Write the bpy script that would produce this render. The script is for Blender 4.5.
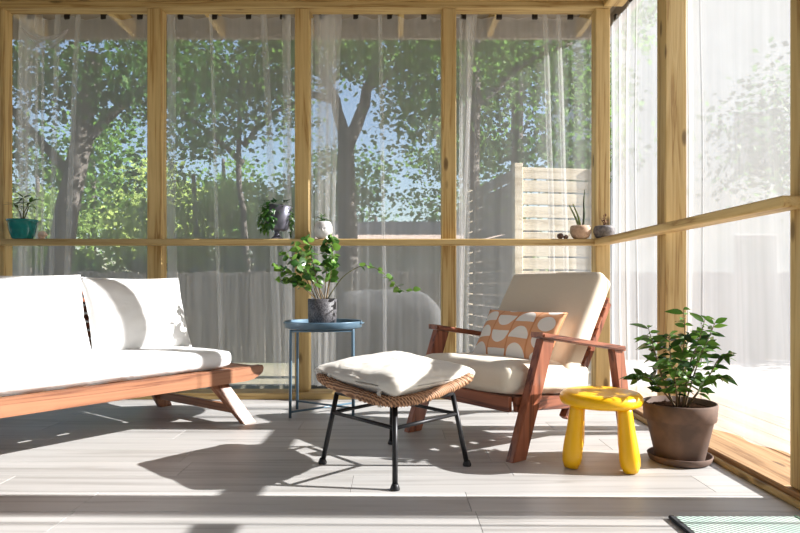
import bpy, bmesh, math, random
import numpy as np
from mathutils import Vector, Matrix, Euler, noise, Quaternion

for _o in list(bpy.data.objects):
    bpy.data.objects.remove(_o)
scene = bpy.context.scene
COL = scene.collection
rnd = random.Random(7)
PI = math.pi

# ------------------------------------------------------------------ camera
F_PX, PX, PY, CAM_H = 630.0, 395.0, 285.0, 0.69
cam_d = bpy.data.cameras.new('camera')
cam = bpy.data.objects.new('camera', cam_d)
COL.objects.link(cam)
cam_d.sensor_fit = 'HORIZONTAL'
cam_d.sensor_width = 36.0
cam_d.lens = 36.0 * F_PX / 800.0
cam_d.shift_x = (400 - PX) / 800.0
cam_d.shift_y = (PY - 266.5) / 800.0
cam_d.clip_start = 0.05
cam_d.clip_end = 300
cam.location = (0, 0, CAM_H)
cam.rotation_euler = (PI / 2, 0, 0)
scene.camera = cam

# ------------------------------------------------------------------ light
SUN_DIR = Vector((-1.0, 0.012, -0.542)).normalized()
world = bpy.data.worlds.new('sky')
scene.world = world
world.use_nodes = True
_wn = world.node_tree.nodes
_bg = _wn['Background']
_sky = _wn.new('ShaderNodeTexSky')
_sky.sky_type = 'NISHITA'
_sky.sun_disc = False
_sky.sun_elevation = math.radians(28.5)
_sky.sun_rotation = math.radians(90.7)
_sky.air_density = 1.0
_sky.dust_density = 1.0
world.node_tree.links.new(_sky.outputs[0], _bg.inputs[0])
_bg.inputs[1].default_value = 0.28
sun_d = bpy.data.lights.new('sun', 'SUN')
sun_d.energy = 26.0
sun_d.angle = math.radians(0.55)
sun_d.color = (1.0, 0.98, 0.96)
sun = bpy.data.objects.new('sun', sun_d)
COL.objects.link(sun)
sun.rotation_euler = SUN_DIR.to_track_quat('-Z', 'Y').to_euler()
sun.location = (12, 0, 8)

vs = scene.view_settings
vs.view_transform = 'Standard'
vs.look = 'None'
vs.gamma = 1.0
vs.use_curve_mapping = False
vs.exposure = -0.36
scene.cycles.use_denoising = True
scene.cycles.transparent_max_bounces = 24
scene.cycles.max_bounces = 10
scene.cycles.diffuse_bounces = 6
scene.cycles.sample_clamp_indirect = 8.0


# ------------------------------------------------------------------ materials
def srgb(r, g, b):
    def f(c):
        c /= 255.0
        return c / 12.92 if c <= 0.04045 else ((c + 0.055) / 1.055) ** 2.4
    return (f(r), f(g), f(b), 1.0)


MATS = {}


def new_mat(name):
    m = bpy.data.materials.new(name)
    m.use_nodes = True
    nt = m.node_tree
    b = nt.nodes['Principled BSDF']
    MATS[name] = m
    return m, nt, b


def N(nt, kind, **kw):
    n = nt.nodes.new(kind)
    for k, v in kw.items():
        setattr(n, k, v)
    return n


def ramp(nt, stops):
    r = N(nt, 'ShaderNodeValToRGB')
    e = r.color_ramp.elements
    while len(e) < len(stops):
        e.new(0.5)
    for i, (p, c) in enumerate(stops):
        e[i].position = p
        e[i].color = c
    return r


def coords(nt, scale=(1, 1, 1), use_random=True):
    tc = N(nt, 'ShaderNodeTexCoord')
    mp = N(nt, 'ShaderNodeMapping')
    mp.inputs['Scale'].default_value = scale
    if use_random:
        oi = N(nt, 'ShaderNodeObjectInfo')
        ml = N(nt, 'ShaderNodeVectorMath', operation='ADD')
        mu = N(nt, 'ShaderNodeMath', operation='MULTIPLY')
        mu.inputs[1].default_value = 37.0
        nt.links.new(oi.outputs['Random'], mu.inputs[0])
        nt.links.new(tc.outputs['Object'], ml.inputs[0])
        nt.links.new(mu.outputs[0], ml.inputs[1])
        nt.links.new(ml.outputs[0], mp.inputs['Vector'])
    else:
        nt.links.new(tc.outputs['Object'], mp.inputs['Vector'])
    return mp


def wood(name, dark, mid, light, axis=2, grain=22.0, knots=True, rough=0.6, vary=0.15, bump=0.25):
    m, nt, b = new_mat(name)
    L = nt.links
    sc = [grain] * 3
    sc[axis] = grain * 0.045
    mp = coords(nt, sc)
    n1 = N(nt, 'ShaderNodeTexNoise')
    n1.inputs['Scale'].default_value = 1.0
    n1.inputs['Detail'].default_value = 5
    n1.inputs['Distortion'].default_value = 0.5
    L.new(mp.outputs[0], n1.inputs['Vector'])
    wv = N(nt, 'ShaderNodeMath', operation='MULTIPLY')
    wv.inputs[1].default_value = 5.0
    L.new(n1.outputs['Fac'], wv.inputs[0])
    fr = N(nt, 'ShaderNodeMath', operation='PINGPONG')
    fr.inputs[1].default_value = 1.0
    L.new(wv.outputs[0], fr.inputs[0])
    r = ramp(nt, [(0.0, dark), (0.28, mid), (1.0, light)])
    L.new(fr.outputs[0], r.inputs[0])
    col = r.outputs[0]
    sc2 = [s * 0.14 for s in sc]
    mp2 = coords(nt, sc2)
    n2 = N(nt, 'ShaderNodeTexNoise')
    n2.inputs['Scale'].default_value = 1.3
    L.new(mp2.outputs[0], n2.inputs['Vector'])
    r2 = ramp(nt, [(0.3, (1 - vary * 1.6,) * 3 + (1,)), (0.7, (1 + vary * 0.4,) * 3 + (1,))])
    L.new(n2.outputs['Fac'], r2.inputs[0])
    mx = N(nt, 'ShaderNodeMix', data_type='RGBA', blend_type='MULTIPLY')
    mx.inputs[0].default_value = 1.0
    L.new(col, mx.inputs[6])
    L.new(r2.outputs[0], mx.inputs[7])
    col = mx.outputs[2]
    if knots:
        s3 = [9.0] * 3
        s3[axis] = 3.2
        mp3 = coords(nt, s3)
        vo = N(nt, 'ShaderNodeTexVoronoi')
        vo.inputs['Scale'].default_value = 1.0
        L.new(mp3.outputs[0], vo.inputs['Vector'])
        rk = ramp(nt, [(0.0, (1, 1, 1, 1)), (0.10, (0.75, 0.75, 0.75, 1)), (0.16, (0, 0, 0, 1))])
        L.new(vo.outputs['Distance'], rk.inputs[0])
        mk = N(nt, 'ShaderNodeMix', data_type='RGBA')
        L.new(rk.outputs[0], mk.inputs[0])
        L.new(col, mk.inputs[6])
        mk.inputs[7].default_value = tuple(c * 0.35 for c in dark[:3]) + (1,)
        col = mk.outputs[2]
    L.new(col, b.inputs['Base Color'])
    b.inputs['Roughness'].default_value = rough
    bp = N(nt, 'ShaderNodeBump')
    bp.inputs['Strength'].default_value = bump
    bp.inputs['Distance'].default_value = 0.002
    L.new(fr.outputs[0], bp.inputs['Height'])
    L.new(bp.outputs[0], b.inputs['Normal'])
    return m


def plain(name, c, rough=0.6, metal=0.0, nscale=40.0, var=0.06, bump=0.0, spec=0.5, c2=None, det=4):
    m, nt, b = new_mat(name)
    L = nt.links
    mp = coords(nt, (1, 1, 1))
    n = N(nt, 'ShaderNodeTexNoise')
    n.inputs['Scale'].default_value = nscale
    n.inputs['Detail'].default_value = det
    L.new(mp.outputs[0], n.inputs['Vector'])
    lo = c2 if c2 else tuple(x * (1 - var) for x in c[:3]) + (1,)
    hi = c if c2 else tuple(min(1, x * (1 + var)) for x in c[:3]) + (1,)
    r = ramp(nt, [(0.35, lo), (0.65, hi)])
    L.new(n.outputs['Fac'], r.inputs[0])
    L.new(r.outputs[0], b.inputs['Base Color'])
    b.inputs['Roughness'].default_value = rough
    b.inputs['Metallic'].default_value = metal
    b.inputs['Specular IOR Level'].default_value = spec
    if bump:
        bp = N(nt, 'ShaderNodeBump')
        bp.inputs['Strength'].default_value = bump
        bp.inputs['Distance'].default_value = 0.003
        L.new(n.outputs['Fac'], bp.inputs['Height'])
        L.new(bp.outputs[0], b.inputs['Normal'])
    return m


def fabric(name, c, weave=420.0, wrinkle=0.0):
    m, nt, b = new_mat(name)
    L = nt.links
    mp = coords(nt, (1, 1, 1))
    n = N(nt, 'ShaderNodeTexNoise')
    n.inputs['Scale'].default_value = weave
    L.new(mp.outputs[0], n.inputs['Vector'])
    r = ramp(nt, [(0.3, tuple(x * 0.93 for x in c[:3]) + (1,)), (0.7, c)])
    L.new(n.outputs['Fac'], r.inputs[0])
    L.new(r.outputs[0], b.inputs['Base Color'])
    b.inputs['Roughness'].default_value = 0.9
    b.inputs['Specular IOR Level'].default_value = 0.15
    b.inputs['Sheen Weight'].default_value = 0.15
    bp = N(nt, 'ShaderNodeBump')
    bp.inputs['Strength'].default_value = 0.12
    bp.inputs['Distance'].default_value = 0.002
    L.new(n.outputs['Fac'], bp.inputs['Height'])
    if wrinkle:
        n2 = N(nt, 'ShaderNodeTexNoise')
        n2.inputs['Scale'].default_value = 9.0
        n2.inputs['Distortion'].default_value = 1.2
        L.new(mp.outputs[0], n2.inputs['Vector'])
        b2 = N(nt, 'ShaderNodeBump')
        b2.inputs['Strength'].default_value = wrinkle
        b2.inputs['Distance'].default_value = 0.02
        L.new(n2.outputs['Fac'], b2.inputs['Height'])
        L.new(bp.outputs[0], b2.inputs['Normal'])
        L.new(b2.outputs[0], b.inputs['Normal'])
    else:
        L.new(bp.outputs[0], b.inputs['Normal'])
    return m


def leaf_mat(name, c1, c2, trans=0.35, rough=0.4):
    m, nt, b = new_mat(name)
    L = nt.links
    oi = N(nt, 'ShaderNodeObjectInfo')
    mp = coords(nt, (1, 1, 1))
    n = N(nt, 'ShaderNodeTexNoise')
    n.inputs['Scale'].default_value = 2.2
    n.inputs['Detail'].default_value = 6
    L.new(mp.outputs[0], n.inputs['Vector'])
    ad = N(nt, 'ShaderNodeMath', operation='ADD')
    sb = N(nt, 'ShaderNodeMath', operation='MULTIPLY_ADD')
    sb.inputs[1].default_value = 0.6
    sb.inputs[2].default_value = -0.3
    L.new(oi.outputs['Random'], sb.inputs[0])
    L.new(n.outputs['Fac'], ad.inputs[0])
    L.new(sb.outputs[0], ad.inputs[1])
    r = ramp(nt, [(0.25, c1), (0.75, c2)])
    L.new(ad.outputs[0], r.inputs[0])
    L.new(r.outputs[0], b.inputs['Base Color'])
    b.inputs['Roughness'].default_value = rough
    b.inputs['Specular IOR Level'].default_value = 0.5 if rough < 0.5 else 0.08
    tr = N(nt, 'ShaderNodeBsdfTranslucent')
    hs = N(nt, 'ShaderNodeHueSaturation')
    hs.inputs['Value'].default_value = 1.5
    L.new(r.outputs[0], hs.inputs['Color'])
    L.new(hs.outputs[0], tr.inputs['Color'])
    mx = N(nt, 'ShaderNodeMixShader')
    mx.inputs[0].default_value = trans
    L.new(b.outputs[0], mx.inputs[1])
    L.new(tr.outputs[0], mx.inputs[2])
    L.new(mx.outputs[0], nt.nodes['Material Output'].inputs['Surface'])
    return m


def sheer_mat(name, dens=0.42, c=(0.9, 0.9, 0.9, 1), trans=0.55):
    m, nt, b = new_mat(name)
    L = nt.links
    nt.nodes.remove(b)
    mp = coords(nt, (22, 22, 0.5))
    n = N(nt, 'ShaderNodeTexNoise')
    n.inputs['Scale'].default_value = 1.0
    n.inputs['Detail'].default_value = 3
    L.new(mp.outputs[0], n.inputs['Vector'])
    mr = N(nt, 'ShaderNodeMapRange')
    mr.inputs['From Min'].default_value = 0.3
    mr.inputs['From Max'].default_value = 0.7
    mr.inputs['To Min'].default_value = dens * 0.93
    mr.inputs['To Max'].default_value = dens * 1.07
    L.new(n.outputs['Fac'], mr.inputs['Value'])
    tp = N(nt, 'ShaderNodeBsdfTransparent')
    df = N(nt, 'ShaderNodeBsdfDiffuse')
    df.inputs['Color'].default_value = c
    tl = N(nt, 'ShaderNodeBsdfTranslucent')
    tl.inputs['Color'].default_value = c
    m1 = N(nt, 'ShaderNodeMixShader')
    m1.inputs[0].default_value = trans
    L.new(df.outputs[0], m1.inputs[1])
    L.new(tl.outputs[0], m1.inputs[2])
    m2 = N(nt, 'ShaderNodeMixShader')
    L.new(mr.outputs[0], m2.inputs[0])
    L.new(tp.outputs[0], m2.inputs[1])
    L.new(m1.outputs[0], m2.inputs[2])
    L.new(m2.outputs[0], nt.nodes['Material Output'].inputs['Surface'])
    return m


PINE = (srgb(160, 124, 70), srgb(190, 160, 102), srgb(206, 178, 122))
M_PINE_Z = wood('pine_upright', *PINE, axis=2, grain=34)
M_PINE_X = wood('pine_along_wall', *PINE, axis=0, grain=34)
M_PINE_Y = wood('pine_along_side', *PINE, axis=1, grain=34)
TEAK = (srgb(112, 66, 42), srgb(148, 98, 68), srgb(162, 112, 80))
M_TEAK_X = wood('sofa_wood', *TEAK, axis=0, grain=30, knots=False, rough=0.45, bump=0.1)
M_TEAK_Y = wood('sofa_wood_cross', *TEAK, axis=1, grain=30, knots=False, rough=0.45, bump=0.1)
M_TEAK_Z = wood('sofa_wood_leg', *TEAK, axis=2, grain=30, knots=False, rough=0.45, bump=0.1)
ACA = (srgb(80, 40, 26), srgb(132, 74, 50), srgb(156, 94, 66))
M_ACA_X = wood('acacia_cross', *ACA, axis=0, grain=34, knots=False, rough=0.4, bump=0.1)
M_ACA_Y = wood('acacia_along', *ACA, axis=1, grain=34, knots=False, rough=0.4, bump=0.1)
M_ACA_Z = wood('acacia_leg', *ACA, axis=2, grain=34, knots=False, rough=0.4, bump=0.1)
M_PLANK = wood('floor_plank_grain', srgb(164, 161, 157), srgb(182, 180, 177), srgb(191, 189, 186), axis=0, grain=16,
               knots=False, rough=0.42, vary=0.10, bump=0.08)
M_FENCE = wood('weathered_fence', srgb(84, 78, 70), srgb(120, 113, 104), srgb(140, 133, 124), axis=2, knots=False, rough=0.9)
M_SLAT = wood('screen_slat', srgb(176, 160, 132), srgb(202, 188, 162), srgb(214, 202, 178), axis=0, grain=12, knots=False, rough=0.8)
M_SUBFLOOR = plain('dark_joint', srgb(92, 86, 80), 0.9)
M_WHITE_FAB = fabric('white_canvas', srgb(222, 222, 221), wrinkle=0.25)
M_CREAM_FAB = fabric('cream_canvas', srgb(226, 217, 200), wrinkle=0.12)
M_OTTO_FAB = fabric('ivory_canvas', srgb(208, 203, 193), wrinkle=0.5)
M_TAUPE_FAB = fabric('beige_canvas', srgb(214, 200, 180), wrinkle=0.08)
M_SHEER = sheer_mat('sheer_voile', 0.31)
M_SHEER_SIDE = sheer_mat('sheer_voile_sunlit', 0.41, c=(0.60, 0.60, 0.61, 1), trans=0.37)  # same cloth as the back voile, its sunlit look put into density and colour
M_BLUE = plain('blue_grey_enamel', srgb(86, 112, 130), 0.35, 0.2, var=0.03)
M_BLACK = plain('black_iron', srgb(46, 46, 48), 0.42, 0.6, var=0.08)
M_CLIP = plain('dark_clip', srgb(36, 32, 30), 0.5)
M_YELLOW = plain('yellow_plastic', srgb(250, 190, 8), 0.34, nscale=6, var=0.02)
M_TERRA = plain('brown_clay', srgb(112, 90, 78), 0.85, nscale=14, c2=srgb(88, 72, 64), bump=0.12)
M_SOIL = plain('soil', srgb(52, 36, 26), 0.95, nscale=160, c2=srgb(18, 12, 9), bump=1.0, spec=0.0)
M_CHAR = plain('speckled_charcoal', srgb(96, 94, 98), 0.55, nscale=130, c2=srgb(40, 38, 42), bump=0.5)
M_PEWTER = plain('pewter_glaze', srgb(104, 104, 116), 0.3, 0.5, nscale=10)
M_CERAM = plain('white_ceramic', srgb(216, 214, 212), 0.35, nscale=20, c2=srgb(176, 174, 176))
M_TEAL = plain('teal_glaze', srgb(36, 128, 122), 0.18, nscale=12, c2=srgb(24, 104, 104))
M_SHELL = plain('shell_cream', srgb(232, 205, 186), 0.5)
M_ROCK = plain('brown_stone', srgb(128, 100, 84), 0.8, nscale=50, c2=srgb(70, 52, 46))
M_BOWL = plain('sandy_stoneware', srgb(196, 168, 142), 0.7, nscale=60, c2=srgb(170, 140, 116), bump=0.2)
M_BOWL2 = plain('grey_stoneware', srgb(120, 116, 116), 0.7, nscale=60, c2=srgb(84, 80, 82), bump=0.2)
M_TWIG = plain('twig', srgb(110, 72, 50), 0.8)
M_STEM = plain('green_stem', srgb(96, 96, 52), 0.6)
M_BRANCH = plain('woody_stem', srgb(110, 92, 64), 0.8)
M_BARK = plain('bark', srgb(84, 78, 72), 0.95, nscale=9, c2=srgb(52, 48, 44), bump=0.9)
M_LEAF_TABLE = leaf_mat('bright_leaf', srgb(46, 84, 34), srgb(108, 144, 62), 0.26, 0.3)
M_LEAF_POT = leaf_mat('glossy_leaf', srgb(32, 62, 24), srgb(92, 128, 50), 0.2, 0.25)
M_LEAF_DARK = leaf_mat('dark_leaf', srgb(32, 62, 30), srgb(84, 116, 52), 0.25)
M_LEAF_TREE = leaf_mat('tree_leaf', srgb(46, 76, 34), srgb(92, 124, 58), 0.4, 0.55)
M_LEAF_SUN = leaf_mat('sunny_leaf', srgb(104, 130, 66), srgb(158, 174, 98), 0.4, 0.6)  # sunlight and distance haze are put into these leaf colours
M_GRASS = plain('lawn', srgb(104, 104, 82), 0.95, nscale=0.7, c2=srgb(142, 132, 112), det=8)
M_PAVE = plain('pale_paving', srgb(156, 152, 148), 0.9, nscale=0.8, c2=srgb(132, 128, 124))
M_DECK = wood('deck_pine', srgb(132, 98, 62), srgb(164, 128, 88), srgb(178, 144, 104), axis=1, grain=30)
M_EAVE = plain('shaded_eave_board', srgb(150, 140, 128), 0.8, nscale=6)
M_CEIL = plain('stained_ceiling_board', srgb(126, 104, 80), 0.7, nscale=4)
M_HOUSE = plain('grey_house_wall', srgb(150, 150, 148), 0.8, nscale=4)
M_COVER = plain('grey_cover_fabric', srgb(66, 66, 65), 0.9, nscale=5, c2=srgb(54, 54, 54), bump=0.2)
M_ROOF = plain('faded_shingle', srgb(176, 156, 142), 0.9, nscale=5, c2=srgb(150, 132, 120))
M_SIDING = plain('grey_siding', srgb(150, 148, 142), 0.9)
M_GLASS = plain('dark_pane', srgb(60, 66, 72), 0.1)
M_RUGEDGE = plain('black_binding', srgb(40, 42, 46), 0.9)


def mat_wicker():
    m, nt, b = new_mat('rattan_weave')
    L = nt.links
    mp = coords(nt, (1, 1, 1), False)
    w = N(nt, 'ShaderNodeTexWave', wave_type='BANDS', bands_direction='DIAGONAL')
    w.inputs['Scale'].default_value = 42
    w.inputs['Distortion'].default_value = 2.0
    w.inputs['Detail'].default_value = 2
    L.new(mp.outputs[0], w.inputs['Vector'])
    r = ramp(nt, [(0.0, srgb(96, 64, 42)), (0.6, srgb(164, 120, 86)), (1.0, srgb(190, 148, 112))])
    L.new(w.outputs['Fac'], r.inputs[0])
    L.new(r.outputs[0], b.inputs['Base Color'])
    b.inputs['Roughness'].default_value = 0.6
    bp = N(nt, 'ShaderNodeBump')
    bp.inputs['Strength'].default_value = 0.6
    bp.inputs['Distance'].default_value = 0.004
    L.new(w.outputs['Fac'], bp.inputs['Height'])
    L.new(bp.outputs[0], b.inputs['Normal'])
    return m


M_WICKER = mat_wicker()


def mat_rug():
    m, nt, b = new_mat('mint_weave')
    L = nt.links
    mp = coords(nt, (1, 1, 1), False)
    w = N(nt, 'ShaderNodeTexWave', wave_type='BANDS', bands_direction='DIAGONAL')
    w.inputs['Scale'].default_value = 30
    w.inputs['Distortion'].default_value = 1.0
    L.new(mp.outputs[0], w.inputs['Vector'])
    n = N(nt, 'ShaderNodeTexNoise')
    n.inputs['Scale'].default_value = 7
    L.new(mp.outputs[0], n.inputs['Vector'])
    r = ramp(nt, [(0.0, srgb(150, 164, 156)), (0.5, srgb(176, 187, 179)), (1.0, srgb(193, 201, 194))])
    L.new(w.outputs['Fac'], r.inputs[0])
    r2 = ramp(nt, [(0.4, (0.82, 0.92, 0.9, 1)), (0.6, (1, 1, 1, 1))])
    L.new(n.outputs['Fac'], r2.inputs[0])
    mx = N(nt, 'ShaderNodeMix', data_type='RGBA', blend_type='MULTIPLY')
    mx.inputs[0].default_value = 1.0
    L.new(r.outputs[0], mx.inputs[6])
    L.new(r2.outputs[0], mx.inputs[7])
    L.new(mx.outputs[2], b.inputs['Base Color'])
    b.inputs['Roughness'].default_value = 0.95
    bp = N(nt, 'ShaderNodeBump')
    bp.inputs['Strength'].default_value = 0.8
    bp.inputs['Distance'].default_value = 0.004
    L.new(w.outputs['Fac'], bp.inputs['Height'])
    L.new(bp.outputs[0], b.inputs['Normal'])
    return m


M_RUG = mat_rug()


def mat_print():
    """peach cloth printed with off-white half discs in four columns"""
    m, nt, b = new_mat('peach_half_disc_print')
    L = nt.links
    uv = N(nt, 'ShaderNodeUVMap')
    sx = N(nt, 'ShaderNodeSeparateXYZ')
    L.new(uv.outputs[0], sx.inputs[0])

    def mth(op, a, bb=None, c=None):
        n = N(nt, 'ShaderNodeMath', operation=op)
        for i, v in enumerate((a, bb, c)):
            if v is None:
                continue
            if isinstance(v, (int, float)):
                n.inputs[i].default_value = v
            else:
                L.new(v, n.inputs[i])
        return n.outputs[0]
    U = mth('MULTIPLY', sx.outputs[0], 4.0)
    V = mth('MULTIPLY', sx.outputs[1], 3.0)
    ci = mth('FLOOR', U)
    odd = mth('MODULO', ci, 2.0)
    fu = mth('SUBTRACT', mth('FRACT', U), 0.5)
    Vs = mth('ADD', V, mth('MULTIPLY', odd, 0.35))
    fv0 = mth('SUBTRACT', mth('FRACT', Vs), 0.5)
    fl = mth('SUBTRACT', 1.0, mth('MULTIPLY', odd, 2.0))
    fv = mth('MULTIPLY', fv0, fl)
    dy = mth('ADD', fv, 0.36)
    d2 = mth('ADD', mth('POWER', mth('ABSOLUTE', mth('MULTIPLY', fu, 1.5)), 2.0), mth('POWER', mth('ABSOLUTE', dy), 2.0))
    disc = mth('LESS_THAN', mth('SQRT', d2), 0.7)
    above = mth('GREATER_THAN', dy, 0.0)
    half = mth('MULTIPLY', disc, above)
    d3 = mth('ADD', mth('POWER', mth('ABSOLUTE', mth('MULTIPLY', fu, 1.3)), 2.0), mth('POWER', mth('ABSOLUTE', fv), 2.0))
    full = mth('LESS_THAN', mth('SQRT', d3), 0.43)
    usefull = mth('COMPARE', ci, 3.0, 0.1)
    fac = mth('ADD', mth('MULTIPLY', half, mth('SUBTRACT', 1.0, usefull)), mth('MULTIPLY', full, usefull))
    mx = N(nt, 'ShaderNodeMix', data_type='RGBA')
    L.new(fac, mx.inputs[0])
    mx.inputs[6].default_value = srgb(222, 164, 122)
    mx.inputs[7].default_value = srgb(236, 230, 222)
    line = mth('LESS_THAN', mth('ABSOLUTE', mth('SUBTRACT', mth('ABSOLUTE', fu), 0.5)), 0.035)
    m3 = N(nt, 'ShaderNodeMix', data_type='RGBA')
    L.new(line, m3.inputs[0])
    L.new(mx.outputs[2], m3.inputs[6])
    m3.inputs[7].default_value = srgb(206, 138, 92)
    L.new(m3.outputs[2], b.inputs['Base Color'])
    b.inputs['Roughness'].default_value = 0.9
    return m


M_PRINT = mat_print()


# ------------------------------------------------------------------ helpers
def tag(o, label=None, cat=None, group=None, kind=None):
    if label:
        o['label'] = label
    if cat:
        o['category'] = cat
    if group:
        o['group'] = group
    if kind:
        o['kind'] = kind
    return o


def thing(name, loc=(0, 0, 0), rz=0.0, label=None, cat=None, group=None, kind=None):
    o = bpy.data.objects.new(name, None)
    o.empty_display_size = 0.1
    COL.objects.link(o)
    o.location = loc
    o.rotation_euler = (0, 0, rz)
    return tag(o, label, cat, group, kind)


def obj(name, bm, mat, parent=None, smooth=False, auto=None):
    me = bpy.data.meshes.new(name)
    bmesh.ops.recalc_face_normals(bm, faces=bm.faces)
    if smooth:
        for f in bm.faces:
            f.smooth = True
    bm.to_mesh(me)
    bm.free()
    return link(name, me, mat, parent)


def link(name, me, mat, parent=None):
    o = bpy.data.objects.new(name, me)
    COL.objects.link(o)
    if mat and not me.materials:
        me.materials.append(mat)
    o.parent = parent
    return o


def BM():
    return bmesh.new()


def bx(x0, x1, y0, y1, z0, z1, bev=0.003, bm=None):
    bm = bm or BM()
    ret = bmesh.ops.create_cube(bm, size=1.0)
    vs_ = ret['verts']
    for v in vs_:
        v.co = Vector(((x0 + x1) / 2 + v.co.x * (x1 - x0), (y0 + y1) / 2 + v.co.y * (y1 - y0), (z0 + z1) / 2 + v.co.z * (z1 - z0)))
    if bev:
        es = list({e for v in vs_ for e in v.link_edges})
        bmesh.ops.bevel(bm, geom=es, offset=bev, segments=1, affect='EDGES')
    return bm


def beam(p, q, w, t, bev=0.003, up=(0, 0, 1), w2=None, bm=None):
    """bar from p to q; w = width across, t = thickness along the 'up-ish' normal"""
    bm = bm or BM()
    p, q = Vector(p), Vector(q)
    d = (q - p).normalized()
    s = d.cross(Vector(up))
    if s.length < 1e-4:
        s = d.cross(Vector((0, 1, 0)))
    s.normalize()
    n = s.cross(d).normalized()
    w2 = w if w2 is None else w2
    vs_ = []
    for c, ww in ((p, w), (q, w2)):
        for a, b in ((-1, -1), (1, -1), (1, 1), (-1, 1)):
            vs_.append(bm.verts.new(c + s * a * ww / 2 + n * b * t / 2))
    for f in ((3, 2, 1, 0), (4, 5, 6, 7), (0, 1, 5, 4), (1, 2, 6, 5), (2, 3, 7, 6), (3, 0, 4, 7)):
        bm.faces.new([vs_[i] for i in f])
    if bev:
        es = list({e for v in vs_ for e in v.link_edges})
        bmesh.ops.bevel(bm, geom=es, offset=bev, segments=2, affect='EDGES')
    return bm


def tube(pts, r, seg=10, bm=None, cap=True):
    bm = bm or BM()
    pts = [Vector(p) for p in pts]
    rs = r if isinstance(r, (list, tuple)) else [r] * len(pts)
    rings = []
    prev = None
    for i, p in enumerate(pts):
        if i == 0:
            d = pts[1] - pts[0]
        elif i == len(pts) - 1:
            d = pts[-1] - pts[-2]
        else:
            d = (pts[i + 1] - pts[i]).normalized() + (pts[i] - pts[i - 1]).normalized()
        d.normalize()
        if prev is None:
            a = d.cross(Vector((0, 0, 1)))
            if a.length < 0.05:
                a = d.cross(Vector((1, 0, 0)))
        else:
            a = prev - d * prev.dot(d)
        a.normalize()
        prev = a
        b = d.cross(a)
        rings.append([bm.verts.new(p + (a * math.cos(2 * PI * k / seg) + b * math.sin(2 * PI * k / seg)) * rs[i]) for k in range(seg)])
    for i in range(len(rings) - 1):
        for k in range(seg):
            bm.faces.new((rings[i][k], rings[i][(k + 1) % seg], rings[i + 1][(k + 1) % seg], rings[i + 1][k]))
    if cap:
        bm.faces.new(rings[0][::-1])
        bm.faces.new(rings[-1])
    return bm


def loop_tube(pts, r, seg=8, bm=None):
    bm = bm or BM()
    pts = [Vector(p) for p in pts]
    n = len(pts)
    rings = []
    for i in range(n):
        d = (pts[(i + 1) % n] - pts[i - 1]).normalized()
        a = d.cross(Vector((0, 0, 1))).normalized()
        b = d.cross(a)
        rr = r(i) if callable(r) else r
        rings.append([bm.verts.new(pts[i] + (a * math.cos(2 * PI * k / seg) + b * math.sin(2 * PI * k / seg)) * rr) for k in range(seg)])
    for i in range(n):
        j = (i + 1) % n
        for k in range(seg):
            bm.faces.new((rings[i][k], rings[i][(k + 1) % seg], rings[j][(k + 1) % seg], rings[j][k]))
    return bm


def lathe(prof, seg=40, c=(0, 0, 0), bm=None):
    """profile of (r, z); r == 0 closes at the axis"""
    bm = bm or BM()
    rings = []
    for r, z in prof:
        if r <= 1e-6:
            rings.append([bm.verts.new((c[0], c[1], c[2] + z))])
        else:
            rings.append([bm.verts.new((c[0] + r * math.cos(2 * PI * k / seg), c[1] + r * math.sin(2 * PI * k / seg), c[2] + z)) for k in range(seg)])
    for a, b in zip(rings[:-1], rings[1:]):
        for k in range(seg):
            k2 = (k + 1) % seg
            if len(a) == 1 and len(b) > 1:
                bm.faces.new((a[0], b[k2], b[k]))
            elif len(b) == 1 and len(a) > 1:
                bm.faces.new((a[k], a[k2], b[0]))
            elif len(a) > 1:
                bm.faces.new((a[k], a[k2], b[k2], b[k]))
    return bm


def prism(poly, y0, y1, bev=0.003):
    """polygon in (x, z) extruded along y"""
    bm = BM()
    a = [bm.verts.new((x, y0, z)) for x, z in poly]
    b = [bm.verts.new((x, y1, z)) for x, z in poly]
    n = len(poly)
    for i in range(n):
        bm.faces.new((a[i], a[(i + 1) % n], b[(i + 1) % n], b[i]))
    fa, fb = bm.faces.new(a), bm.faces.new(b[::-1])
    if bev:
        bmesh.ops.bevel(bm, geom=list(fa.edges) + list(fb.edges), offset=bev, segments=2, affect='EDGES')
    return bm


def cushion(w, d, t, r=0.03, puff=0.015, n=26, wob=0.0, seed=0, bend=None):
    """box cushion centred at the origin with rounded edges, a crowned top and soft wobble"""
    bm = BM()
    bmesh.ops.create_cube(bm, size=2.0)
    bmesh.ops.subdivide_edges(bm, edges=bm.edges[:], cuts=n, use_grid_fill=True)
    hx, hy, hz = w / 2, d / 2, t / 2
    r = min(r, hz * 0.98)
    for v in bm.verts:
        x, y, z = v.co
        p = Vector((x * hx, y * hy, z * hz))
        q = Vector((max(-hx + r, min(hx - r, p.x)), max(-hy + r, min(hy - r, p.y)), max(-hz + r, min(hz - r, p.z))))
        dd = p - q
        if dd.length > 1e-6:
            # widen sampling near edges
            p = q + dd.normalized() * r
        cr = max(0, 1 - x ** 4) * max(0, 1 - y ** 4)
        p.z += math.copysign(1, z) * puff * cr * min(1, abs(z))
        p.x += math.copysign(1, x) * puff * 0.4 * (1 - y * y) * max(0, 1 - z * z) * abs(x) ** 3
        p.y += math.copysign(1, y) * puff * 0.4 * (1 - x * x) * max(0, 1 - z * z) * abs(y) ** 3
        if wob:
            nz = noise.noise(Vector((p.x * 7 + seed, p.y * 7, p.z * 7)))
            nz2 = noise.noise(Vector((p.x * 18 + seed, p.y * 18, p.z * 18 + 3)))
            p += Vector((0, 0, 1)) * (nz * wob + nz2 * wob * 0.4) * math.copysign(1, z)
        if bend:
            p = bend(p)
        v.co = p
    return bm


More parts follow.
